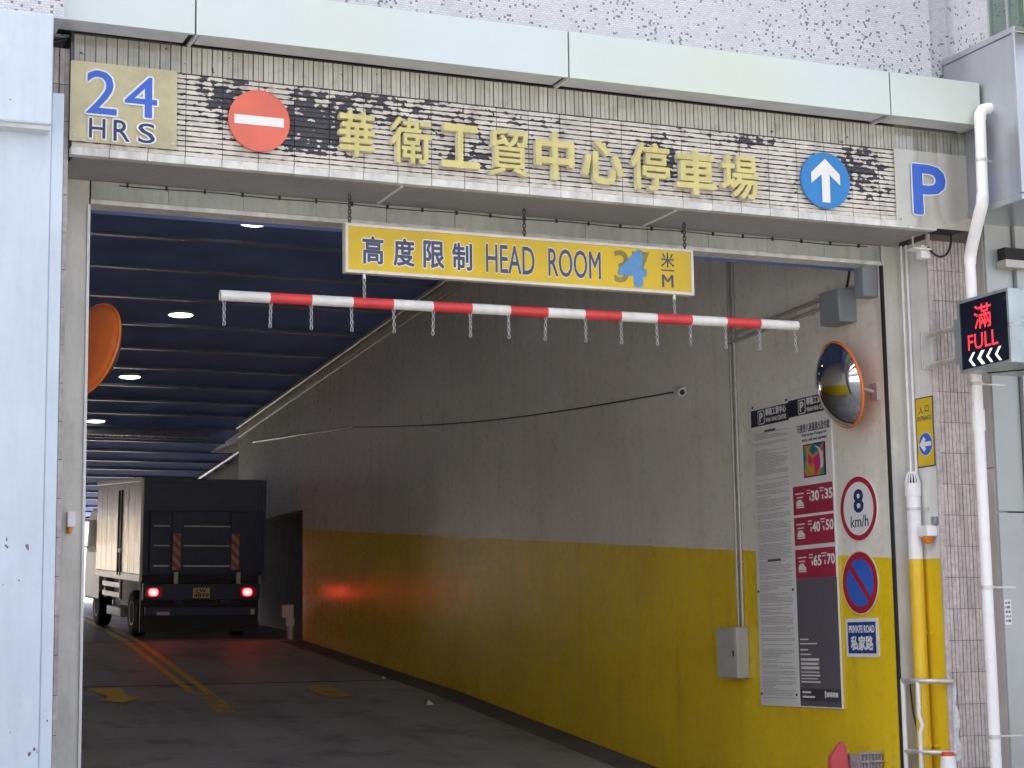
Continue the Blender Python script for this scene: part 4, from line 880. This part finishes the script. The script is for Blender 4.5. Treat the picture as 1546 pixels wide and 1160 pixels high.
for x in (-.445, .487): MB().box(x-.062, x+.062, -.112, -.097, 1.075, 1.64, .003).build('chevron_board', 'chev', tk)
for x in (-.445, .55): MB().box(x-.03, x+.03, -.10, -.03, .86, 1.04).build('lift_arm', 'conduit', tk)
MB().box(-.93, .93, .0, .12, .60, .86, .01).build('rear_crossmember', 'truckblue', tk); MB().box(-.90, .90, -.04, .04, .36, .50, .01).build('bumper', 'truckblue', tk)
for x in (-.778, .711):
    q = MB().rrect(x-.13, .655, x+.13, .80, 0, .05, .02); q.v = [(v[0], -.03-v[2], v[1]) for v in q.v]; q.f = [f[::-1] for f in q.f]; lamp = q.build('tail_lamp', 'tailred', tk)
    q = MB().rrect(x-.082, .672, x+.062, .785, .051, .058, .05); q.v = [(v[0], -.03-v[2], v[1]) for v in q.v]; q.f = [f[::-1] for f in q.f]; q.build('lit_lens', 'tail', lamp)
    q = MB().rrect(x-.046, .698, x+.026, .759, .059, .062, .04); q.v = [(v[0], -.03-v[2], v[1]) for v in q.v]; q.f = [f[::-1] for f in q.f]; q.build('bulb_glow', 'tailcore', lamp)
npl = MB().box(-.165, .105, -.062, -.050, .635, .795, .004).build('number_plate', 'plate', tk)
for tx, bx in (('LW', (-.105, .720, .045, .783)), ('4899', (-.145, .645, .085, .712))):
    o_ = text(npl, 'plate_lettering', tx, bx, .0, .002, 'black', .02)
    for v in o_.data.vertices: v.co = (v.co.x, -.0625-v.co.z, v.co.y)
    o_.data.flip_normals()
MB().box(-.94, .94, .14, .20, .10, .98).build('underside_shade_panel', 'black', tk); MB().box(-.70, -.66, .2, 3.6, .35, .88).build('side_skirt', 'black', tk)  # black rear panel added to stand in for shade under the truck
for x in (-.62, .80): MB().box(x-.10 if x < 0 else x-.03, x+.10 if x < 0 else x+.03, -.05, -.041, .375, .425 if x < 0 else .46).build('reflector', 'white', tk)
MB().box(-.45, -.30, .05, 3.4, .55, .88).build('chassis_rail', 'truckblue', tk); MB().box(.30, .45, .05, 3.4, .55, .88).build('chassis_rail', 'truckblue', tk)
def wheel(x, y):
    q = MB(); prof = [(.20, -.11), (.33, -.11), (.365, -.08), (.365, .08), (.33, .11), (.20, .11)]
    q.lathe(prof, 28, Matrix.Translation((x, y, .365)) @ Matrix.Rotation(R(90), 4, 'Y')); o_ = q.build('wheel', 'tyre', tk, True)
    MB().lathe([(.03, -.09), (.19, -.112), (.19, .112), (.03, .09)], 20, Matrix.Translation((x, y, .365)) @ Matrix.Rotation(R(90), 4, 'Y')).build('rim', 'conduit', o_, True)
for x in (-.80, .80): wheel(x, .95); wheel(x*.98, 4.1)
for x in (-.72, .72): MB().box(x-.20, x+.20, .50, .52, .10, .60).build('mudflap', 'black', tk)
for z in (.58, .74): MB().box(-.985, -.95, 1.6, 3.1, z, z+.085, .005).build('side_guard', 'alurail', tk)
MB().box(-.975, -.93, 1.62, 1.66, .55, .9).build('guard_bracket', 'alurail', tk); MB().box(-.975, -.93, 2.9, 2.94, .55, .9).build('guard_bracket', 'alurail', tk)
MB().box(-.97, -.55, 1.55, 2.75, .27, .42, .02).build('daylight_gap_box', 'white', tk)  # added white box standing in for bright daylight under the truck
cabm = MB(); pts = [(3.85, .45), (5.25, .45), (5.32, .95), (5.25, 1.25), (4.95, 1.98), (4.7, 2.05), (3.85, 2.05)]
cabm.prism(pts, -.90, .90); cabm.v = [(v[2], v[0], v[1]) for v in cabm.v]; cabm.build('cab', 'white', tk, bevel=.04)
for x in (-1, 1):
    MB().box(x*.905, x*.912, 4.15, 4.95, 1.28, 1.85).build('cab_window', 'black', tk)
    MB().tube([(x*.90, 5.0, 1.9), (x*1.12, 5.05, 1.85), (x*1.14, 5.05, 1.45), (x*.90, 5.0, 1.35)], .014, 8).build('mirror_arm', 'black', tk); MB().box(x*1.06, x*1.24, 5.0, 5.06, 1.42, 1.80, .02).build('wing_mirror', 'black', tk)
# ------------------------------------------------------------------ far exit: sunlit low wall beyond the tunnel, cream reflector wall added at the left
tag(MB().box(-30, 40, 62, 62.4, 2.9, 7.2).build('boundary_or_added_wall', 'white'), 'sunlit white boundary wall beyond the far exit', 'wall')
tag(MB().box(-12.4, -12, 30.1, 60, 2.3, 6.0).build('boundary_or_added_wall', 'cream'), 'unseen cream wall added left of the truck as a warm reflector', 'wall')  # out of view, put in to give the truck side a warm reflection
